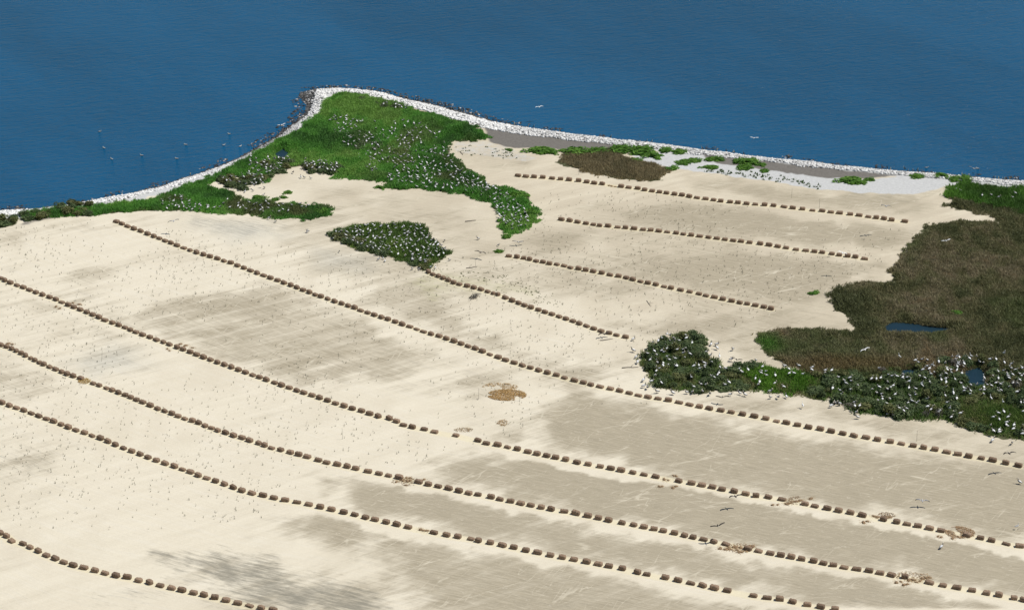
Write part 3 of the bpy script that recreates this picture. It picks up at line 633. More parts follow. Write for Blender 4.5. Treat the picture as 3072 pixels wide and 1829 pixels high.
# bushes: leafy domes on a few stems, one object each
def bush_mesh(name, rx, ry, h, nleaf, stops, seed, leaf=.17):
    r = np.random.default_rng(seed)
    ncl = 16; cl = r.normal(0, 1, (ncl, 3)); cl[:, 2] = np.abs(cl[:, 2]); cl /= np.linalg.norm(cl, axis=1)[:, None]
    cl *= r.uniform(.35, .78, (ncl, 1)); rad_ = r.uniform(.22, .46, ncl)
    k = r.integers(0, ncl, nleaf)
    dv = r.normal(0, 1, (nleaf, 3)); dv /= np.linalg.norm(dv, axis=1)[:, None]
    P = cl[k] + dv * (rad_[k] * r.uniform(.75, 1.08, nleaf))[:, None]
    P[:, 2] = np.abs(P[:, 2])
    hv = np.clip(P[:, 2], 0, 1); P = P * np.array([rx, ry, h])
    nrm = dv * .6 + r.normal(0, .55, (nleaf, 3)) + np.array([0, 0, .5]); nrm /= np.linalg.norm(nrm, axis=1)[:, None]
    t = np.cross(nrm, r.normal(0, 1, (nleaf, 3))); t /= np.linalg.norm(t, axis=1)[:, None]; b = np.cross(nrm, t)
    L = (leaf * r.uniform(.6, 1.35, nleaf))[:, None]
    V = np.stack([P - t * L, P - b * L * .42, P + t * L, P + b * L * .42], 1).reshape(-1, 3)
    T = np.arange(nleaf * 4).reshape(-1, 4)
    tt = np.clip(r.normal(.5, .22, nleaf) + (r.uniform(-.25, .25, ncl))[k], 0, 1)
    return np_mesh(name, V, T, {'col': np.repeat(ramp(tt, stops), 4, 0)}, [M_LEAF])
def stem_mesh(name, rx, h, seed):
    r = np.random.default_rng(seed); V = []; T = []
    for i in range(6):
        a = r.uniform(0, 6.28); e = np.array([math.cos(a) * rx * .55, math.sin(a) * rx * .55, h * .7]); p0 = np.array([math.cos(a) * .06, math.sin(a) * .06, -.1])
        m_ = (p0 + e) / 2 + np.array([0, 0, h * .12]); n0 = len(V)
        for q, w_ in ((p0, .045), (m_, .03), (e, .012)):
            for j in range(4): V.append(q + np.array([math.cos(j * 1.571) * w_, math.sin(j * 1.571) * w_, 0]))
        for lv in range(2):
            for j in range(4):
                a0 = n0 + lv * 4 + j; a1 = n0 + lv * 4 + (j + 1) % 4
                T.append((a0, a1, a1 + 4, a0 + 4))
    return np_mesh(name, V, T, {'col': np.tile(np.array([[.10, .08, .06]]), (len(V), 1))}, [M_WOOD])
DARKLEAF = [(0, (.048, .078, .032)), (.5, (.102, .150, .058)), (1, (.210, .255, .112))]
OLIVE = [(0, (.070, .080, .030)), (.5, (.140, .160, .055)), (1, (.240, .240, .100))]
DEAD = [(0, (.090, .080, .070)), (.5, (.170, .155, .130)), (1, (.280, .260, .220))]
FRESH = [(0, (.060, .150, .022)), (.5, (.110, .250, .032)), (1, (.180, .330, .050))]
BUSH = [bush_mesh('bush_leaves', 1, 1, 1, 1300 if i < 6 else 450, [DARKLEAF, DARKLEAF, DARKLEAF, OLIVE, DARKLEAF, OLIVE, DEAD][i], 100 + i, leaf=.13 if i < 6 else .10) for i in range(7)]
CLUMP = [bush_mesh('clump_leaves', 1, 1, 1, 1000, FRESH, 200 + i, leaf=.15) for i in range(4)]
STEM = [stem_mesh('stems', 1, 1, 300 + i) for i in range(3)]
def bush(name, P, rx, ry, h, label, cat, group, fresh=False):
    e = obj(name, None, label, cat, group, loc=(P[0], P[1], float(zat(P[0], P[1])) - .04), rz=rnd.uniform(0, 6.28) if abs(rx - ry) < .5 else 0.0, scale=(rx, ry, h))
    e.empty_display_size = .3
    obj('foliage', rnd.choice(CLUMP) if fresh else rnd.choices(BUSH, [3, 3, 3, 2, 3, 2, .7])[0], parent=e)
    obj('stem', rnd.choice(STEM), parent=e)
    return e
def poisson(pl, r, tries=4000, inset=.2, avoid=()):
    pts = []; lo, hi = pl.min(0), pl.max(0)
    lo = np.maximum(lo, [-92, 240]); hi = np.minimum(hi, [78, 450])
    C_ = R.uniform(lo, hi, (tries, 2)); d = sdist(C_, pl); C_ = C_[d > inset]
    for a in avoid: C_ = C_[sdist(C_, a) < -.6]
    for c in C_:
        if all((c[0] - q[0]) ** 2 + (c[1] - q[1]) ** 2 > r * r for q in pts): pts.append(c)
    return pts
gpw = [poly(GREENPATCH), poly(GREENPATCH2)] + PONDW
thick_pts = poisson(poly(THICKET), 1.35, 9000, .5, gpw)
def thick_zone(c):
    u, v = to_px(*c); pw = poly(THICKET); d = sdist(np.array([c]), pw)[0]
    if sdist(np.array([c]), gpw[0])[0] > -.3: return 'on the bright green patch in the thicket'
    col = ['in the far left lobe of the thicket', 'below the sand bay of the thicket', 'left of the bright green patch', 'right of the bright green patch', 'below the left pond', 'between the two lower ponds', 'right of the lower ponds'][int(np.searchsorted([2085, 2165, 2240, 2620, 2790, 2920], u))]
    fr = sdist(np.array([[c[0], c[1] - 2.2]]), pw)[0] < 0
    return ('at the front edge, ' if fr else '' if d > 2.2 else 'at the back edge, ') + col
for c in thick_pts:
    u, v = to_px(*c)
    if u > 3120: continue
    r_ = rnd.uniform(.6, 1.5); lz = thick_zone(c)
    bush('mangrove_bush', c, r_, r_ * rnd.uniform(.85, 1.15), rnd.uniform(.5, 1.35), 'dark green bush ' + lz, 'bush', 'thicket bushes ' + lz)
def bush_set(pl, r, label, group, hr=(.6, 1.0), fresh=False, rr=(.8, 1.25), name='mangrove_bush', inset=.1):
    for c in poisson(poly(pl), r, 1500, inset):
        q = rnd.uniform(*rr); bush(name, c, q, q * rnd.uniform(.9, 1.2), rnd.uniform(*hr), label, 'bush', group, fresh)
bush_set([(138, 505), (175, 497), (222, 503), (220, 524), (150, 528)], 1.5, 'dark bush against the white rocks at far left', 'bushes by the white rocks at far left')
bush_set([(55, 523), (115, 517), (112, 534), (60, 537)], 1.5, 'low dark bush at far left beside a muddy hollow', 'low bushes beside the muddy hollow')
bush_set([(-20, 530), (42, 532), (45, 545), (-20, 560)], 1.5, 'dark bush cut off by the left edge of the photo', 'bushes at the left edge')
bush_set([(535, 438), (600, 432), (632, 444), (590, 462), (548, 456)], 1.4, 'dark bush on the bare sand pocket of the left shore', 'bushes on the left sand pocket')
bush_set([(610, 405), (700, 392), (712, 405), (665, 432), (635, 450), (605, 440), (645, 415)], 1.4, 'dark bush full of white birds at the headland foot', 'bushes at the headland foot')
bush_set([(730, 405), (790, 398), (830, 412), (815, 424), (740, 420)], 1.5, 'dark bush on the sand side of the headland grass', 'bushes on the sand side of the headland')
bush_set([(872, 352), (925, 348), (935, 366), (880, 370)], 1.5, 'dark bush in the middle of the headland grass', 'bushes in the headland grass', hr=(.7, .95))
bush_set([(880, 245), (925, 248), (970, 262), (930, 266)], 1.7, 'dark bush near the tip of the headland', 'bushes near the headland tip', hr=(.6, .8))
bush_set([(790, 573), (830, 563), (850, 580), (900, 600), (960, 625), (930, 622), (870, 605), (835, 585)], 1.3, 'dark bush on the lower left rim of the oval grass patch', 'bushes on the rim of the oval patch')
bush_set([(1000, 632), (1045, 640), (1060, 640), (1035, 656), (1005, 645)], 1.3, 'dark bush at the tip of the oval patch where a bale row starts', 'bushes at the tip of the oval patch', hr=(.5, .7))
CL = [((1312, 369), 2.9, 1.6, .7, 'round green clump on the mud behind the berm, leftmost'), ((1345, 372), 1.6, 1.0, .6, 'small green clump right of the leftmost clump on the mud'),
      ((1400, 372), 3.0, 1.9, .9, 'wide green clump above the left end of the brown grass'), ((1455, 371), 2.4, 1.5, .8, 'green clump above the middle of the brown grass'),
      ((1510, 367), 2.6, 1.8, .9, 'green clump touching the white berm above the brown grass'), ((1560, 370), 2.9, 1.9, .95, 'broad green clump right of the brown grass top'),
      ((1590, 381), 2.1, 1.5, .7, 'lower green clump hanging over the white shell'), ((1545, 392), 1.8, 1.1, .5, 'thin green clump beside the brown grass edge'),
      ((1622, 369), 1.7, 1.1, .6, 'first clump of the pair lying on the white berm'), ((1655, 373), 1.8, 1.1, .6, 'second clump of the pair lying on the white berm'),
      ((1665, 397), 1.7, 1.3, .5, 'yellowish green clump on the white shell'), ((1688, 393), 1.9, 1.1, .5, 'green clump joined to the yellowish one on the shell'),
      ((1742, 391), 1.9, 1.2, .6, 'oval green clump on mud between shell and berm'), ((1728, 409), 1.9, .9, .4, 'flat straggly clump on the white shell'),
      ((1632, 412), 1.6, 1.3, .5, 'pale green clump at the right tip of the brown grass'), ((1805, 396), 1.8, 1.4, .7, 'left half of the tall green clump on shell'),
      ((1828, 398), 2.0, 1.6, .8, 'right half of the tall green clump on shell'), ((1812, 409), 1.9, 1.2, .5, 'lower skirt clump under the tall green clump'),
      ((1856, 404), 1.0, .7, .4, 'small round clump right of the tall green clump'), ((1860, 417), 1.1, .8, .35, 'small ragged clump below the small round clump'),
      ((2068, 442), 2.6, 1.5, .7, 'lens shaped green clump alone on the right shell'), ((2098, 446), 1.2, .9, .45, 'little clump right of the lens shaped one'), ((2117, 440), 1.1, .8, .5, 'outermost little clump right of the lens shaped one'),
      ((2233, 433), 1.7, 1.0, .5, 'green clump below the berm, left of the green right edge'), ((2293, 433), 1.7, 1.1, .6, 'green clump on the berm above the right grass'), ((2325, 440), 1.6, 1.0, .55, 'green clump joined to the right grass top, left one'), ((2350, 440), 1.6, 1.1, .6, 'green clump joined to the right grass top, right one'),
      ((1214, 613), .95, .6, .45, 'small lone green clump left of a bale row start'), ((1232, 577), 1.0, .8, .5, 'small green clump under the headland tail'),
      ((1240, 366), .9, .6, .35, 'tiny clump on sand below the mud pool'), ((700, 471), 1.0, .7, .4, 'small bush on bare sand, upper of two'), ((690, 482), .9, .6, .35, 'small bush on bare sand, lower of two'),
      ((632, 483), 1.5, .9, .55, 'olive bush on bare sand near the left strip'), ((670, 487), 1.0, .6, .4, 'straggly bush right of the olive bush on sand'), ((785, 515), 1.6, 1.2, .55, 'end clump of the left grass strip'),
      ((1290, 520), 1.5, 1.6, .9, 'bright green bush on the headland tail'), ((1262, 482), 1.9, 1.9, 1.0, 'tall bright green bush where the headland tail bends'), ((925, 458), 1.2, .7, .4, 'small green bush below the headland grass edge'),
      ((2330, 762), 1.0, .7, .4, 'straggly green clump at the marsh edge sand'), ((1980, 713), 1.1, .8, .4, 'yellow green tuft on sand before the marsh')]
for (p, rx, ry, h, lab) in CL:
    c = gp(p[0] * D, p[1] * D); bush('green_clump', c, rx * .95, ry * 1.05, h, lab, 'shrub', None, True)
# tiny plants on the white shell and sprigs planted all over the sand: nobody could count them
def sprigs(name, P, h, wd, col, label, nb=4):
    P2 = np.repeat(P, nb, 0) + R.normal(0, wd * .7, (len(P) * nb, 2))
    V, T, C = blades(P2, np.ones(len(P2)), h, wd, np.tile(np.array([col]), (len(P2), 1)), 0, jitc=.4, lean=.7)
    return obj(name, np_mesh(name, V, T, {'col': C}, [M_BLADE]), label, 'plants', kind='stuff')
P, _ = scatter(poly([(1700, 412), (1850, 420), (1960, 440), (2010, 455), (1990, 462), (1880, 440), (1740, 424)]), 2.2, .5, seed=81)
sprigs('seedlings', P, .35, .16, (.07, .12, .03), 'scattered seedlings on the white shell', 6)
sand_poly = poly([(-20, 560), (280, 530), (560, 580), (800, 610), (1000, 655), (1250, 600), (1320, 470), (1600, 470), (2200, 560), (2150, 640), (1980, 720), (1800, 800), (1500, 850), (1560, 960), (1600, 1000), (1330, 990), (1250, 1060), (1040, 1120), (760, 1150), (640, 1260), (400, 1290), (-20, 1290)])
P = R.uniform(sand_poly.min(0), sand_poly.max(0), (24000, 2))
gridded = np.column_stack([np.round(P[:, 0] / 1.15) * 1.15 + R.normal(0, .22, len(P)), P[:, 1]])
dsp = sdist(gridded, sand_poly); den = fbm(P[:, 0] * .07, P[:, 1] * .05, 88, 3)
m = (dsp > 0) & (R.random(len(P)) < np.clip((den - .25) * 1.1, .04, .42))
for p in VEGALL: m &= sdist(gridded, p) < -.8
for L in ROWW.values(): m &= pdist(gridded, L) > .7
P = gridded[m]
sprigs('planted_sprigs', P, .34, .045, (.150, .150, .110), 'thin plant sprigs dotted in lines over the pale sand', 3)
P, _ = scatter(poly([(1000, 650), (1160, 660), (1300, 690), (1370, 745), (1300, 740), (1200, 690), (1060, 690)]), 2.5, 1.5, seed=84, cov=.45)
sprigs('weeds', P, .15, .12, (.10, .13, .03), 'thin green weeds around the short bale row', 4)
P, _ = scatter(poly([(1100, 345), (1300, 372), (1290, 392), (1120, 380)]), .8, .8, seed=85, cov=.42)
sprigs('weeds', P, .22, .18, (.05, .10, .025), 'green weeds on the sand below the mud pool', 5)

# ------------------------------------------------------------------ hay bales
def bale_mesh(seed, L=1.0, W=.52, H=.46, slump=0.0):
    r = np.random.default_rng(seed); nx_, ny_, nz_ = 7, 4, 4
    V = []; idx = {}
    def vid(i, j, k):
        if (i, j, k) not in idx:
            p = np.array([i / (nx_ - 1) * 2 - 1, j / (ny_ - 1) * 2 - 1, k / (nz_ - 1) * 2 - 1])
            q = p * (1 - .035 * (np.roll(p, 1) ** 2 + np.roll(p, 2) ** 2) * np.abs(p) ** 2)          # rounded corners
            edge = np.sort(np.abs(p))[1:]
            q *= 1 - .045 * max(0, edge.min() - .6) / .4
            q = q * np.array([L / 2, W / 2, H / 2]); q[2] += H / 2
            q += r.normal(0, .016, 3)
            if slump: q[2] *= 1 - slump * (.6 + .4 * math.sin(p[0] * 2 + seed)); q[:2] *= 1 + slump * .25 * (1 - k / 3)
            if k == nz_ - 1: q[2] += .025 * math.cos(p[0] * 1.5)
            if k == 0: q[2] = -.03
            idx[(i, j, k)] = len(V); V.append(q)
        return idx[(i, j, k)]
    T = []
    for i in range(nx_ - 1):
        for j in range(ny_ - 1):
            T.append((vid(i, j, 0), vid(i, j+1, 0), vid(i+1, j+1, 0), vid(i+1, j, 0))); T.append((vid(i, j, nz_-1), vid(i+1, j, nz_-1), vid(i+1, j+1, nz_-1), vid(i, j+1, nz_-1)))
        for k in range(nz_ - 1):
            T.append((vid(i, 0, k), vid(i+1, 0, k), vid(i+1, 0, k+1), vid(i, 0, k+1))); T.append((vid(i, ny_-1, k), vid(i, ny_-1, k+1), vid(i+1, ny_-1, k+1), vid(i+1, ny_-1, k)))
    for j in range(ny_ - 1):
        for k in range(nz_ - 1):
            T.append((vid(0, j, k), vid(0, j, k+1), vid(0, j+1, k+1), vid(0, j+1, k))); T.append((vid(nx_-1, j, k), vid(nx_-1, j+1, k), vid(nx_-1, j+1, k+1), vid(nx_-1, j, k+1)))
    return np.array(V), np.array(T)
BV = [bale_mesh(i) for i in range(8)] + [bale_mesh(20 + i, 1.0, .54, .44, .10 + .06 * i) for i in range(3)]; BFLAT = [bale_mesh(50 + i, 1.02, .58, .36, .25) for i in range(2)]
BME = [np_mesh('hay_bale', v, t, mats=[M_HAY], smooth=False) for v, t in BV]; BFME = [np_mesh('flattened_hay_bale', v, t, mats=[M_HAY]) for v, t in BFLAT]
def ordinal(n):
    return f"{n}{'th' if 10 <= n % 100 <= 20 else {1: 'st', 2: 'nd', 3: 'rd'}.get(n % 10, 'th')}"
ROWNAME = {'I': 'front row at lower left', 'H': 'second row from the front', 'G': 'third row from the front', 'F': 'fourth row from the front', 'E': 'fifth row from the front'}
FLATSET = {('H', 1412), ('G', 2177), ('G', 2276), ('G', 2533), ('F', 2345), ('I', 35), ('G', 2788)}
allb = []
for k, L in ROWW.items():
    for i in range(len(L)):
        a = L[max(i - 2, 0)]; b = L[min(i + 2, len(L) - 1)]
        allb.append((k, i, L[i], math.atan2(b[1] - a[1], b[0] - a[0]), L[i][1]))
near = sorted([q for q in allb if q[0] in 'IHGFE'], key=lambda q: q[4])[:300]
nearset = {(q[0], q[1]) for q in near}
restV, restT, off = [], [], 0
for (k, i, p, an, _) in allb:
    u = ROWS[k][i, 0]; flat = any(f[0] == k and abs(f[1] - u) < 8 for f in FLATSET)
    an2 = an + rnd.gauss(0, .10); dd = ROWW[k]; spc = min([np.linalg.norm(dd[i] - dd[j_]) for j_ in (i - 1, i + 1) if 0 <= j_ < len(dd)]); scl = (min(rnd.uniform(.80, 1.02), max(.5, spc * .74)), rnd.uniform(.9, 1.08), rnd.uniform(.86, 1.06))
    z = float(zat(p[0], p[1])) - (rnd.uniform(.06, .14) if rnd.random() < .22 else 0)
    if (k, i) in nearset:
        me_ = rnd.choice(BFME if flat else BME)
        obj('hay_bale', me_, f"{'flattened yellowish' if flat else 'brown'} hay bale, {ordinal(i + 1)} from the left in the {ROWNAME[k]}", 'hay bale', 'hay bales set in curved rows on the sand', loc=(p[0], p[1], z), rz=an2, scale=scl)
    else:
        v, t = rnd.choice(BV); q = v * np.array(scl); ca, sa = math.cos(an2), math.sin(an2)
        q = np.column_stack([q[:, 0] * ca - q[:, 1] * sa + p[0], q[:, 0] * sa + q[:, 1] * ca + p[1], q[:, 2] + z])
        restV.append(q); restT.append(t + off); off += len(q)
obj('far_hay_bales', np_mesh('far_hay_bales', np.vstack(restV), np.vstack(restT), mats=[M_HAY]), 'small distant hay bales of the upper rows towards the water', 'hay bales', kind='stuff')

# broken hay: lumps beside the rows and spilled straw
def clump_mesh(seed):
    r = np.random.default_rng(seed)
    V = IV * r.uniform(.75, 1.2, (12, 1)) * np.array([.40, .26, .13]); V[:, 2] = np.maximum(V[:, 2] + .04, -.02)
    nS = 64; a = r.uniform(0, 6.28, nS); P = np.column_stack([r.normal(0, .36, nS), r.normal(0, .26, nS), r.uniform(.01, .10, nS)])
    dv = np.column_stack([np.cos(a), np.sin(a), r.normal(0, .15, nS)]) * .16; wv = np.column_stack([-np.sin(a), np.cos(a), np.zeros(nS)]) * .022
    S = np.stack([P - dv, P + wv, P + dv], 1).reshape(-1, 3)
    V2 = np.vstack([V, S]); T = np.vstack([IF, np.arange(nS * 3).reshape(-1, 3) + 12])
    c = np.vstack([np.tile([[.26, .175, .105]], (12, 1)) * r.uniform(.75, 1.15, (12, 1)), np.tile([[.40, .27, .13]], (nS * 3, 1))])
    return np_mesh('hay_clump', V2, T, {'col': c}, [M_STRAW])
CLM = [clump_mesh(i) for i in range(6)]
SITES = [('lump of broken hay by the gap near the left of the fourth row', seg(0, 800, k5, [(655,455),(697,477),(853,413),(922,432)])),
         ('lump of broken hay at the second gap of the fourth row', seg(0, 800, k5, [(1955,957),(1980,977),(2108,902),(2168,922),(2250,943)])),
         ('lump of broken hay behind the start of the third row', seg(0, 800, k5, [(95,888),(143,895)])),
         ('lump of broken hay in the torn middle of the third row', seg(640, 1140, k5, [(2140,1180),(2210,1166),(2265,1170),(2300,1165),(2245,1220),(2255,1132),(2300,1133),(2460,1155)])),
         ('lump of broken hay near where the fourth row crosses the grey sand', seg(1880, 1140, k5, [(385,1240),(415,1238),(540,1255),(578,1238),(550,1115),(580,1120),(440,1160),(485,1168)])),
         ('lump of broken hay beside the torn right part of the fourth row', seg(1880, 1140, k5, [(1705,1447),(1765,1445),(1900,1425),(1940,1410),(1980,1405),(2030,1398),(1870,1438),(2150,1372)])),
         ('lump of broken hay between two bales right in the fourth row', seg(2432, 1449, k5, [(620,455),(665,440),(740,378),(785,390),(890,392),(930,392)])),
         ('lump of broken hay below the big straw spill of the fourth row', seg(2432, 1449, k5, [(1490,618),(1525,628),(1660,640)])),
         ('lump of broken hay at the torn right part of the third row', seg(1720, 1449, k5, [(1715,752),(1780,765),(1810,758),(1870,735),(1900,740),(1955,747),(1915,770),(1945,795),(2060,722),(2095,730)])),
         ('lump of broken hay at the last tear of the third row', seg(2432, 1449, k5, [(1000,1157),(1055,1147),(1090,1184),(1130,1178),(1150,1128),(1200,1125),(1235,1152),(1280,1138),(1310,1112),(1350,1098),(1385,1100)])),
         ('lump of broken hay in the gap of the second row', seg(1120, 1449, k5, [(550,535),(590,548),(625,552)])),
         ('lump of broken hay in the gap of the uppermost row', seg(1400, 300, k8, [(1320,792),(1345,797),(1378,803)]))]
for lab, pts in SITES:
    for (u, v) in pts:
        p = gp(u, v, .08); q = rnd.uniform(.6, .95)
        obj('hay_clump', rnd.choice(CLM), lab, 'hay', 'hay lumps: ' + lab[18:], loc=(p[0], p[1], float(zat(*p))), rz=rnd.uniform(0, 6.28), scale=(q, q, q))
def straw(u, v, rx, ry, n, label, col, ring=False, thr=.40):
    c = gp(u, v); r_ = np.sqrt(R.random(n)); a = R.uniform(0, 6.28, n)
    if ring: a = np.where(R.random(n) < .6, R.uniform(3.3, 6.1, n), a); r_ = np.where(np.sin(a) < 0, r_ * (1 + .25 * R.random(n)), .55 + .4 * r_)
    P = c + np.column_stack([np.cos(a) * r_ * rx, np.sin(a) * r_ * ry])
    m = fbm(P[:, 0] * .9 + 40, P[:, 1] * .7, 97, 2) > thr; P = P[m]; n = len(P)
    b = R.uniform(0, 6.28, n); z = zat(P[:, 0], P[:, 1]) + R.uniform(.01, .10, n)
    C_ = np.column_stack([P, z]); dv = np.column_stack([np.cos(b), np.sin(b), R.normal(0, .15, n)]) * R.uniform(.10, .22, (n, 1)); wv = np.column_stack([-np.sin(b), np.cos(b), np.zeros(n)]) * .03
    V = np.stack([C_ - dv, C_ + wv, C_ + dv, C_ - wv], 1).reshape(-1, 3)
    obj('straw_spill', np_mesh('straw_spill', V, np.arange(n * 4).reshape(-1, 4), {'col': np.repeat(np.array([col]) * R.uniform(.6, 1.25, (n, 1)), 4, 0)}, [M_STRAW]), label, 'straw', kind='stuff')
straw(1520, 1185, 2.5, 1.7, 1900, 'wide spill of orange straw alone on the pale sand', (.42, .26, .10), thr=.30)
straw(1500, 1161, 2.3, 1.3, 520, 'thin upper arm of the wide orange straw spill', (.42, .27, .11), thr=.42)
straw(1510, 1268, .8, .9, 140, 'small spill of orange straw below the wide one', (.36, .23, .10))
straw(1392, 1290, 1.2, .7, 130, 'thin spill of straw behind a gap in the fourth row', (.34, .24, .13))
straw(2880, 1597, 1.7, 1.5, 900, 'big brown straw spill behind the fourth row at right', (.34, .22, .12), thr=.28)
straw(253, 1143, .8, .9, 260, 'golden straw pile replacing a bale in the third row', (.42, .28, .10))
straw(2395, 1500, 1.6, 1.0, 300, 'straw strewn around the torn fourth row', (.28, .19, .11))
straw(2740, 1730, 2.0, 1.3, 300, 'straw strewn around the last tear of the third row', (.34, .23, .12))
straw(2220, 1643, 1.6, 1.2, 220, 'straw strewn around the torn right part of the third row', (.34, .22, .11))
straw(1215, 1445, 1.6, 1.2, 180, 'straw strewn in the torn middle of the third row', (.30, .21, .12))
straw(2660, 1545, 1.0, .8, 160, 'straw strewn between bales in the fourth row', (.28, .19, .11))

# ------------------------------------------------------------------ birds
def tube(path, ns=8):
    """path rows: x, z, half width, half height, rgb top, rgb bottom -> one closed skin"""
    V = []; C_ = []; T = []
    n = len(path)
    for i, (x, z, rw, rh, ct, cb_) in enumerate(path):
        a = np.array(path[max(i - 1, 0)][:2]); b = np.array(path[min(i + 1, n - 1)][:2]); d = b - a; d = d / max(np.hypot(*d), 1e-6)
        up = np.array([-d[1], d[0]])
        for j in range(ns):
            th = 2 * math.pi * j / ns
            V.append((x + up[0] * rh * math.sin(th), rw * math.cos(th), z + up[1] * rh * math.sin(th))); C_.append(ct if math.sin(th) > -.2 else cb_)
    for i in range(n - 1):
        for j in range(ns):
            a = i * ns + j; b = i * ns + (j + 1) % ns
            T += [(a, b, b + ns), (a, b + ns, a + ns)]
    for base_, flip in ((0, True), ((n - 1) * ns, False)):
        for j in range(1, ns - 1): T.append((base_, base_ + j + 1, base_ + j) if flip else (base_, base_ + j, base_ + j + 1))
    return V, C_, T
WH = (.80, .80, .79); LG = (.40, .40, .41); DK = (.035, .032, .030); BR = (.10, .085, .075); YE = (.70, .62, .40); BL = (.30, .24, .20)
def bird(kind):
    if kind == 'pelican':       # standing brown pelican, silver back, dark belly, pale head, long bill on the breast
        path = [(-.50,.30,.03,.02,LG,DK), (-.40,.33,.10,.06,LG,DK), (-.22,.40,.17,.13,WH,DK), (0,.47,.19,.17,WH,DK), (.16,.53,.14,.15,LG,DK), (.25,.63,.07,.08,BR,BR), (.25,.76,.05,.05,DK,WH), (.22,.88,.045,.05,DK,WH), (.27,.95,.055,.055,WH,YE), (.33,.94,.045,.04,YE,YE), (.50,.80,.025,.03,BL,BL), (.60,.71,.008,.008,BL,BL)]
        legs = .30
    elif kind == 'nesting':     # sitting low on a nest
        path = [(-.48,.16,.04,.02,LG,DK), (-.36,.18,.13,.07,WH,DK), (-.15,.22,.22,.14,WH,LG), (.06,.26,.22,.16,WH,LG), (.20,.30,.15,.14,LG,DK), (.27,.40,.07,.07,BR,BR), (.24,.52,.05,.05,DK,WH), (.26,.60,.055,.055,WH,YE), (.33,.59,.04,.04,YE,YE), (.52,.48,.02,.03,BL,BL), (.58,.44,.008,.008,BL,BL)]
        legs = 0
    elif kind == 'egret':       # tall white wader
        path = [(-.38,.50,.02,.02,WH,WH), (-.26,.54,.08,.06,WH,WH), (-.05,.62,.13,.13,WH,WH), (.10,.70,.10,.11,WH,WH), (.17,.82,.045,.05,WH,WH), (.13,.97,.035,.035,WH,WH), (.15,1.10,.035,.035,WH,WH), (.21,1.16,.04,.04,WH,WH), (.27,1.15,.02,.02,YE,YE), (.42,1.10,.006,.006,YE,YE)]
        legs = .5
    elif kind == 'cormorant':   # dark upright bird with a pale breast
        path = [(-.32,.12,.02,.03,DK,DK), (-.22,.22,.07,.07,DK,DK), (-.08,.36,.12,.12,DK,BR), (.03,.50,.11,.11,DK,YE), (.09,.62,.06,.06,DK,YE), (.10,.74,.04,.04,DK,WH), (.14,.82,.045,.045,BR,WH), (.19,.82,.025,.025,YE,YE), (.30,.80,.008,.008,BL,BL)]
        legs = .22
    elif kind == 'floating':
        path = [(-.46,.16,.03,.02,LG,BR), (-.34,.16,.13,.07,LG,BR), (-.12,.17,.21,.13,LG,BR), (.10,.18,.19,.13,LG,BR), (.24,.24,.09,.09,YE,BR), (.27,.38,.05,.05,YE,WH), (.28,.48,.055,.055,WH,YE), (.36,.46,.04,.03,YE,YE), (.56,.38,.008,.01,BL,BL)]
        legs = 0
    V, C_, T = tube(path)
    ns = 8
    # folded wings grow out of the flanks
    if kind != 'cormorant':
        wc = WH if kind in ('egret',) else LG
        for s_ in (1, -1):
            r0, r1 = 2, 4; j = 1 if s_ > 0 else 3
            tip = len(V); p0 = np.array(V[0]); V.append((path[0][0] - .04, s_ * .05, path[0][1] + .02)); C_.append(DK if kind != 'egret' else WH)
            mid = len(V); V.append((path[2][0], s_ * (path[2][2] + .045), path[2][1] + .02)); C_.append(wc)
            sh = len(V); V.append((path[4][0] - .02, s_ * (path[4][2] + .03), path[4][1])); C_.append(wc)
            a, b, c_ = r0 * ns + j, (r0 + 1) * ns + j, r1 * ns + j
            T += [(a, tip, mid), (a, mid, b), (b, mid, sh), (b, sh, c_)]
            lo = r0 * ns + (7 if s_ > 0 else 5); T += [(mid, tip, lo), (mid, lo, sh)]
    if legs:
        for s_ in (1, -1):
            j = 7 if s_ > 0 else 5; root = 3 * ns + j; rx_, ry_, rz_ = V[root]
            k = len(V)
            for q in ((rx_ + .02, ry_ * .6, 0), (rx_ - .02, ry_ * .6 + .015, 0), (rx_ - .02, ry_ * .6 - .015, 0), (rx_ + .10, ry_ * .6, 0)): V.append(q); C_.append(BL if kind != 'egret' else DK)
            T += [(root, k, k + 1), (root, k + 1, k + 2), (root, k + 2, k), (k + 1, k + 3, k + 2)]
    return np.array(V), np.array(T), np.array(C_)
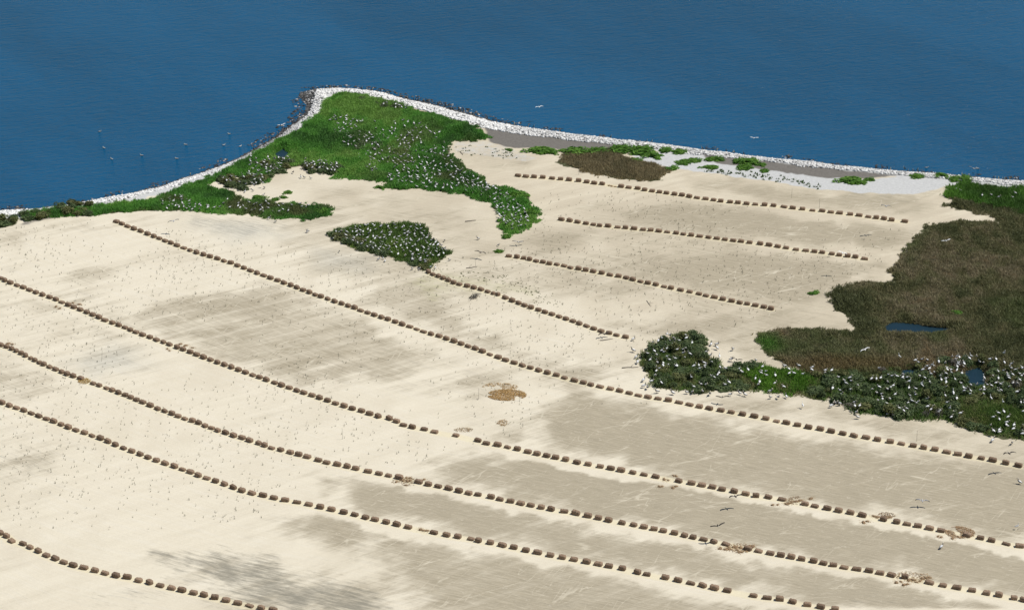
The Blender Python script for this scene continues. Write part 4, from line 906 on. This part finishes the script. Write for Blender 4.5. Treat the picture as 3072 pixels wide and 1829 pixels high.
def flyer(kind):
    top, tip_ = {'dark': (BR, DK), 'pale': (LG, DK), 'white': (WH, WH)}[kind]
    bc = {'dark': BR, 'pale': LG, 'white': WH}[kind]
    path = [(-.48,.0,.05,.015,tip_,tip_), (-.32,.0,.08,.05,bc,DK if kind != 'white' else WH), (-.08,.0,.12,.10,bc,DK if kind != 'white' else WH), (.14,.0,.11,.10,bc,BR if kind != 'white' else WH), (.28,.03,.06,.07,bc,bc), (.36,.07,.06,.06,WH,YE), (.44,.06,.035,.035,YE,YE), (.66,.02,.008,.01,BL,BL)]
    V, C_, T = tube(path); ns = 8
    for s_ in (1, -1):
        j = 0 if s_ > 0 else 4
        pa, pb = 2 * ns + j, 3 * ns + j; prev = (pa, pb)
        for (y, zf, xb, xf, cc) in ((.45, .16, -.14, .20, top), (.80, .18, -.20, .10, top), (1.10, .10, -.36, -.14, tip_)):
            k = len(V); V.append((xb, s_ * y, zf)); C_.append(tip_); V.append((xf, s_ * y, zf + .01)); C_.append(cc)
            V.append((xb, s_ * y, zf - .012)); C_.append(tip_); V.append((xf, s_ * y, zf - .02)); C_.append(tip_)
            if len(prev) == 2: T += [(prev[0], k, k + 1), (prev[0], k + 1, prev[1]), (prev[0], k + 3, k + 2), (prev[0], prev[1], k + 3)]
            else:
                b_, f_, b2, f2 = prev; T += [(b_, k, k + 1), (b_, k + 1, f_), (b2, k + 3, k + 2), (b2, f2, k + 3), (f_, k + 1, k + 3), (f_, k + 3, f2), (b_, b2, k + 2), (b_, k + 2, k)]
            prev = (k, k + 1, k + 2, k + 3)
        T += [(prev[0], prev[2], prev[3]), (prev[0], prev[3], prev[1])]
    return np.array(V), np.array(T), np.array(C_)
BD = {k: bird(k) for k in ('pelican', 'nesting', 'egret', 'cormorant', 'floating')}; BD.update({k: flyer(k) for k in ('dark', 'pale', 'white')})
BM = {k: np_mesh(k + '_bird', v, t, {'col': c}, [M_BIRD], True) for k, (v, t, c) in BD.items()}
def put(kind, name, p, z, label, cat, group, sc_=1.0, rz=None, tilt=(0, 0)):
    o = obj(name, BM[kind], label, cat, group, loc=(float(p[0]), float(p[1]), float(z)), scale=(sc_,) * 3)
    o.rotation_euler = (tilt[0], tilt[1], rnd.uniform(0, 6.28) if rz is None else rz)
    return o
# birds standing on open sand around the thicket, read one by one
SANDB = seg(1840, 840, k5, [(1145,735),(1215,740),(1208,782),(1090,830),(1130,872),(1395,797),(1380,920),(1665,932),(230,812),(270,885),(285,948),(235,675),(355,1162),(510,1297),(690,1312),(855,1305),(925,1307),(1040,1302),(1130,1327),(1370,1332),(1475,1312),(1535,1332),(1835,1362),(1928,1364),(2020,1352),(1835,1297),(360,1232),(400,1252)]) \
    + seg(2432, 1140, k5, [(245,292),(335,272),(285,260),(535,372),(545,422),(905,387),(965,397),(2130,687),(2355,717),(2440,1172)]) + [(2825, 1638)]
SANDB.sort()
taken = []
for i, (u, v) in enumerate(SANDB):
    p = gp(u, v, .35); taken.append(p)
    put('pelican', 'pelican', p, zat(*p), f'pelican standing on bare sand beside the thicket, {ordinal(i + 1)} from the left', 'pelican', 'pelicans standing on sand by the thicket', rnd.uniform(.68, .85))
EG = seg(2432, 1449, k5, [(2415, 482)]) + seg(1840, 840, k5, [(2212, 1450), (910, 1152), (565, 690), (1240, 880)]) + seg(2432, 1140, k5, [(1495,392),(1625,350),(1180,260),(1155,35),(1580,45),(1300,75),(410,60),(2105,222),(2245,275),(1665,170)]) \
    + seg(2672, 920, 400/2473, [(162,940),(1228,945),(1488,940),(770,1110),(740,1275),(1250,1085),(1228,1190),(1122,1240),(1735,1270),(345,1405),(1025,1425),(2172,1315),(575,1455),(1718,1335),(2100,890)])
EG.sort()
for i, (u, v) in enumerate(EG):
    p = gp(u, v, .6); onsand = sdist(p[None], poly(THICKET))[0] < 0 and sdist(p[None], poly(MARSH))[0] < 0
    put('egret', 'egret', p, zat(*p) + (0 if onsand else .35), f"tall white egret {'on bare sand' if onsand else 'in the thicket'}, {ordinal(i + 1)} egret from the left", 'egret', 'white egrets at lower right', rnd.uniform(.72, .9))
# pelicans among the bushes
thk = poly(THICKET); tp = []
cand = R.uniform(thk.min(0), np.minimum(thk.max(0), [75, 400]), (9000, 2)); dth = sdist(cand, thk)
okp = dth > .1
for p in PONDW: okp &= sdist(cand, p) < -.2
okp &= fbm(cand[:, 0] * .45, cand[:, 1] * .38, 120, 3) > .44
for c in cand[okp]:
    u, v = to_px(*c)
    if u > 3090: continue
    if all((c[0] - q[0]) ** 2 + (c[1] - q[1]) ** 2 > .30 for q in tp): tp.append(c)
    if len(tp) >= 300 - len(SANDB): break
for c in tp:
    lab = 'pelican nesting ' + thick_zone(c)
    put('nesting' if rnd.random() < .75 else 'pelican', 'pelican', c, zat(*c) + rnd.uniform(.40, .80), lab, 'pelican', 'nest: ' + lab[16:], rnd.uniform(.56, .74))
# the remaining flock on headland, strip and oval patch
flock = []
def flock_in(pl, n, zr, clus=.42, seed=130, sep=.7):
    pw = poly(pl); got = []
    C_ = R.uniform(pw.min(0), pw.max(0), (n * 30, 2)); m = (sdist(C_, pw) > 0) & (fbm(C_[:, 0] * .3, C_[:, 1] * .25, seed, 3) > clus)
    for p in PONDW: m &= sdist(C_, p) < -.2
    for c in C_[m]:
        if len(got) >= n: break
        if all((c[0] - q[0]) ** 2 + (c[1] - q[1]) ** 2 > sep * sep for q in got): got.append(c); flock.append((c, rnd.uniform(*zr)))
flock_in([(830, 285), (900, 300), (1000, 300), (1080, 330), (1100, 400), (1170, 440), (1220, 470), (1130, 472), (960, 455), (900, 430), (870, 380), (810, 330), (800, 295)], 330, (.15, .45), .30)
flock_in([(1120, 440), (1230, 470), (1280, 520), (1290, 550), (1250, 565), (1215, 545), (1200, 490), (1130, 470)], 95, (.15, .4), .30, 131)
flock_in([(610, 395), (710, 392), (700, 410), (650, 435), (605, 440)], 42, (.4, .8), .2, 132)
flock_in([(740, 398), (830, 405), (815, 430), (740, 415)], 26, (.3, .7), .2, 133)
flock_in([(390, 490), (440, 480), (470, 500), (540, 512), (480, 517), (400, 512)], 48, (.15, .4), .25, 134)
flock_in([(540, 440), (640, 440), (640, 462), (560, 458)], 18, (.3, .7), .2, 135)
flock_in([(480, 480), (620, 495), (780, 505), (700, 528), (560, 518)], 32, (.15, .4), .38, 136)
flock_in([(810, 570), (900, 550), (1020, 555), (1060, 590), (1090, 618), (1035, 652), (990, 638), (900, 612), (840, 592)], 165, (.15, .55), .30, 137)
flock_in([(920, 255), (990, 265), (1000, 275), (930, 272)], 8, (.3, .5), .1, 138)
flock_in([(2300, 455), (2480, 470), (2480, 495), (2320, 480)], 8, (.3, .5), .3, 139)
EXTRA = seg(900, 600, k8, [(68,280),(365,467),(1340,367),(1265,372),(1280,412),(1310,412),(1300,472),(1385,547),(1215,617),(1255,617),(730,542),(770,532),(790,557),(1650,347),(1840,407),(1040,632),(1110,632),(315,347)]) + seg(500, 440, 500/2473, [(1875,370),(1990,440),(2040,445),(2135,455),(1450,600),(1165,650),(1275,635),(1110,395),(1205,395),(1275,405),(1340,410),(2090,1240),(1615,1100),(1520,1050),(1440,700)])
for (u, v) in EXTRA:
    p = gp(u, v, .35); flock.append((p, 0.0))
FV, FT, FC, off = [], [], [], 0
for (c, dz) in flock:
    v, t, cc = BD['pelican' if (dz == 0 or rnd.random() < .25) else 'nesting']
    a = rnd.uniform(0, 6.28); s_ = rnd.uniform(.5, .68); ca, sa = math.cos(a) * s_, math.sin(a) * s_
    FV.append(np.column_stack([v[:, 0] * ca - v[:, 1] * sa + c[0], v[:, 0] * sa + v[:, 1] * ca + c[1], v[:, 2] * s_ + float(zat(*c)) + dz])); FT.append(t + off); FC.append(cc * rnd.uniform(.55, 1.05)); off += len(v)
obj('pelican_flock', np_mesh('pelican_flock', np.vstack(FV), np.vstack(FT), {'col': np.vstack(FC)}, [M_BIRD], True), 'distant pelican flock nesting on the headland, left strip and oval patch', 'pelicans', kind='stuff')
# dark birds along the rocks
cp = []
for (a, b, n) in ((750, 780, 3), (790, 830, 5), (880, 960, 9), (960, 1180, 40), (1180, 1400, 8), (1400, 1900, 9), (2130, 2300, 8), (2340, 2493, 16), (600, 720, 8), (240, 590, 6)):
    for i in range(n):
        u = rnd.uniform(a, b); cp.append(u)
cp.sort()
cx = np.array([q[0] for q in COAST]); cy = np.array([q[1] for q in COAST])
iu = np.argsort(cx[17:]) + 17
for i, u in enumerate(cp):
    right = u > 752
    v = np.interp(u, cx[17:], cy[17:]) if right else np.interp(u, cx[:13], cy[:13])
    p = gp(u * D, v * D, SEA + .2); nrm = (-.4, -1.0) if right else (1.0, -.2)
    k = rnd.uniform(-.3, 1.2); p = p + np.array(nrm) * k * .8
    lab = 'small dark cormorant on the wet stones of the right headland shore' if right and u < 1200 else 'small dark cormorant on the long straight berm' if right else 'small dark cormorant on the rocks of the left shore'
    put('cormorant', 'cormorant', p, max(float(zat(*p)), SEA) + .12, lab, 'cormorant', 'shore: ' + lab[16:], rnd.uniform(.55, .8))
WAT = [(243, 321), (253, 361), (272, 388), (345, 379), (430, 387), (558, 327), (545, 354), (452, 353), (585, 357), (2380, 411), (2256, 409)]
for i, (u, v) in enumerate(WAT):
    p = gp(u * D, v * D, SEA); put('floating', 'pelican', p, SEA - .05, f'pelican floating on the blue water, {ordinal(sorted(WAT).index((u, v)) + 1)} from the left', 'pelican', 'pelicans floating on the water', .65)
# birds in flight: pixel, height above ground, look
FLY = [((521, 663), 2.0, 'pale', 'flying pelican above the sand below the left scrub'), ((844, 375), 3.0, 'white', 'white bird flying over water beside the headland'), ((1617, 321), 2.5, 'white', 'white bird gliding over water above the berm'),
       ((1437, 375), 1.5, 'dark', 'dark bird flying over the white berm at the headland'), ((1442, 757), 1.0, 'dark', 'dark bird flying low over sand right of the oval patch'), ((1555, 726), .5, 'pale', 'bird with raised wings below the headland tail'),
       ((2657, 618), 4.5, 'pale', 'grey bird flying right of the uppermost bale row end'), ((2838, 722), 3.0, 'white', 'white bird flying over the brown marsh'), ((2527, 758), 3.4, 'white', 'white bird flying over the right end of the second upper row'),
       ((2166, 1191), 1.0, 'dark', 'dark bird gliding low in front of the thicket'), ((3027, 1359), 2.5, 'dark', 'dark bird flying above the last bales at the right edge'), ((2206, 1488), 1.6, 'dark', 'dark bird flying beside the fourth row of bales'),
       ((2154, 1576), 2.2, 'dark', 'dark bird gliding over grey sand between third and fourth rows'), ((2767, 1501), .8, 'pale', 'pelican gliding just above the grey sand at right'), ((2594, 1048), 1.5, 'white', 'white winged bird over the marsh above the thicket'),
       ((2262, 414), 3.0, 'white', 'white bird flying over water off the long berm'), ((2210, 1078), .4, 'dark', 'bird spreading its wings on sand inside the thicket bay'), ((2920, 505), 2.0, 'pale', 'pelican flying over water near the right edge'), ((1812, 1001), .5, 'dark', 'bird with open wings under the end of the short bale row')]
for (uv_, h, kd, lab) in FLY:
    zz = h + (SEA if sdist(gp(*uv_)[None], LAND, 400)[0] < 0 else 0)
    p = gp(uv_[0], uv_[1], zz); put(kd, 'flying_bird', p, zz, lab, 'bird', None, .62 if kd == 'white' else .78, rnd.choice([1.2, 1.5, 1.9, 4.4, 4.9]), (rnd.uniform(-.3, .3), 0))

# ------------------------------------------------------------------ driftwood and stakes
def branch(name, u0, v0, u1, v1, r0, label, cat, seed, fork=True):
    a = gp(u0, v0); b = gp(u1, v1); r = np.random.default_rng(seed); V = []; T = []; n = 7
    L = np.linalg.norm(b - a); d = (b - a) / L; nr = np.array([-d[1], d[0]])
    def limb(p0, p1, ra, rb, z0, z1):
        k0 = len(V)
        for i in range(n):
            t = i / (n - 1); c = p0 + (p1 - p0) * t + nr * r.normal(0, .03) * L * .5
            q = ra + (rb - ra) * t; z = z0 + (z1 - z0) * t + q * .7
            for j in range(6):
                th = j * math.pi / 3; V.append((c[0] + nr[0] * math.cos(th) * q, c[1] + nr[1] * math.cos(th) * q, z + math.sin(th) * q))
        for i in range(n - 1):
            for j in range(6): T.append((k0 + i*6 + j, k0 + i*6 + (j+1) % 6, k0 + (i+1)*6 + (j+1) % 6, k0 + (i+1)*6 + j))
    limb(a, b, r0, r0 * .35, 0, .05)
    if fork: limb(a + (b - a) * .5, a + (b - a) * .75 + nr * L * .25, r0 * .6, r0 * .2, .02, .25)
    z = float(zat(*a)); V = np.array(V); V[:, :2] -= a
    obj(name, np_mesh(name, V, np.array(T), {'col': np.tile([[.16, .14, .12]], (len(V), 1))}, [M_WOOD], True), label, cat, loc=(a[0], a[1], z))
branch('driftwood', 1396, 665, 1428, 661, .09, 'straight grey driftwood log on sand right of the oval patch', 'driftwood', 1, False)
branch('driftwood', 1399, 806, 1432, 801, .07, 'driftwood stick lying by the start of the short bale row', 'driftwood', 2, False)
branch('driftwood', 1802, 1021, 1838, 1016, .07, 'bent driftwood branch left of the thicket below the short row', 'driftwood', 3, False)
branch('driftwood', 1866, 1104, 1915, 1102, .08, 'dead branch sticking out of the thicket to the left', 'driftwood', 4)
branch('driftwood', 1380, 455, 1389, 466, .06, 'forked driftwood on sand beside the headland grass', 'driftwood', 5)
branch('driftwood', 2310, 485, 2340, 488, .09, 'dark driftwood on the mud below the long berm', 'driftwood', 6)
branch('driftwood', 1940, 903, 1953, 920, .05, 'forked twig on sand between two bale rows', 'driftwood', 7)
for i, (u, v, lean) in enumerate([(2458, 625, 0), (2375, 595, 0), (2035, 695, 0), (305, 1083, .1), (1436, 1197, 0), (1558, 1202, 0), (1027, 1317, 0), (1736, 525, .1), (1428, 805, -.1), (2750, 1323, 0)]):
    p = gp(u, v); V = []; T = []
    for z, w_ in ((-.2, .018), (.8, .016), (1.5, .012)):
        for j in range(5): V.append((math.cos(j * 1.2566) * w_ + lean * z, math.sin(j * 1.2566) * w_, z))
    for l in range(2):
        for j in range(5): T.append((l*5 + j, l*5 + (j+1) % 5, l*5 + 5 + (j+1) % 5, l*5 + 5 + j))
    T += [(10, 11, 12, 13)]
    lab = ['thin stake behind the right end of the uppermost bale row', 'thin stake left of the other stake behind the uppermost row', 'thin pale stake standing at the second upper bale row', 'thin stake on pale sand between third and fourth rows', 'thin stake left of the wide orange straw spill', 'thin stake right of the wide orange straw spill', 'thin stake on pale sand behind the third row middle', 'thin leaning stake behind the uppermost row middle', 'thin leaning stake at the short bale row start', 'thin stake on sand between thicket and fifth row'][i]
    obj('marker_stake', np_mesh('marker_stake', V, np.array(T), {'col': np.tile([[.12, .11, .10]], (len(V), 1))}, [M_WOOD]), lab, 'stake', 'thin stakes on the sand', loc=(p[0], p[1], float(zat(*p))))
# the dead bush with a bird nest on the short row
c = gp(1424, 892); e = bush('dead_bush', c, 1.2, .8, .55, 'grey scraggly dead bush below the short bale row', 'bush', None); e.children[0].data = BUSH[6]
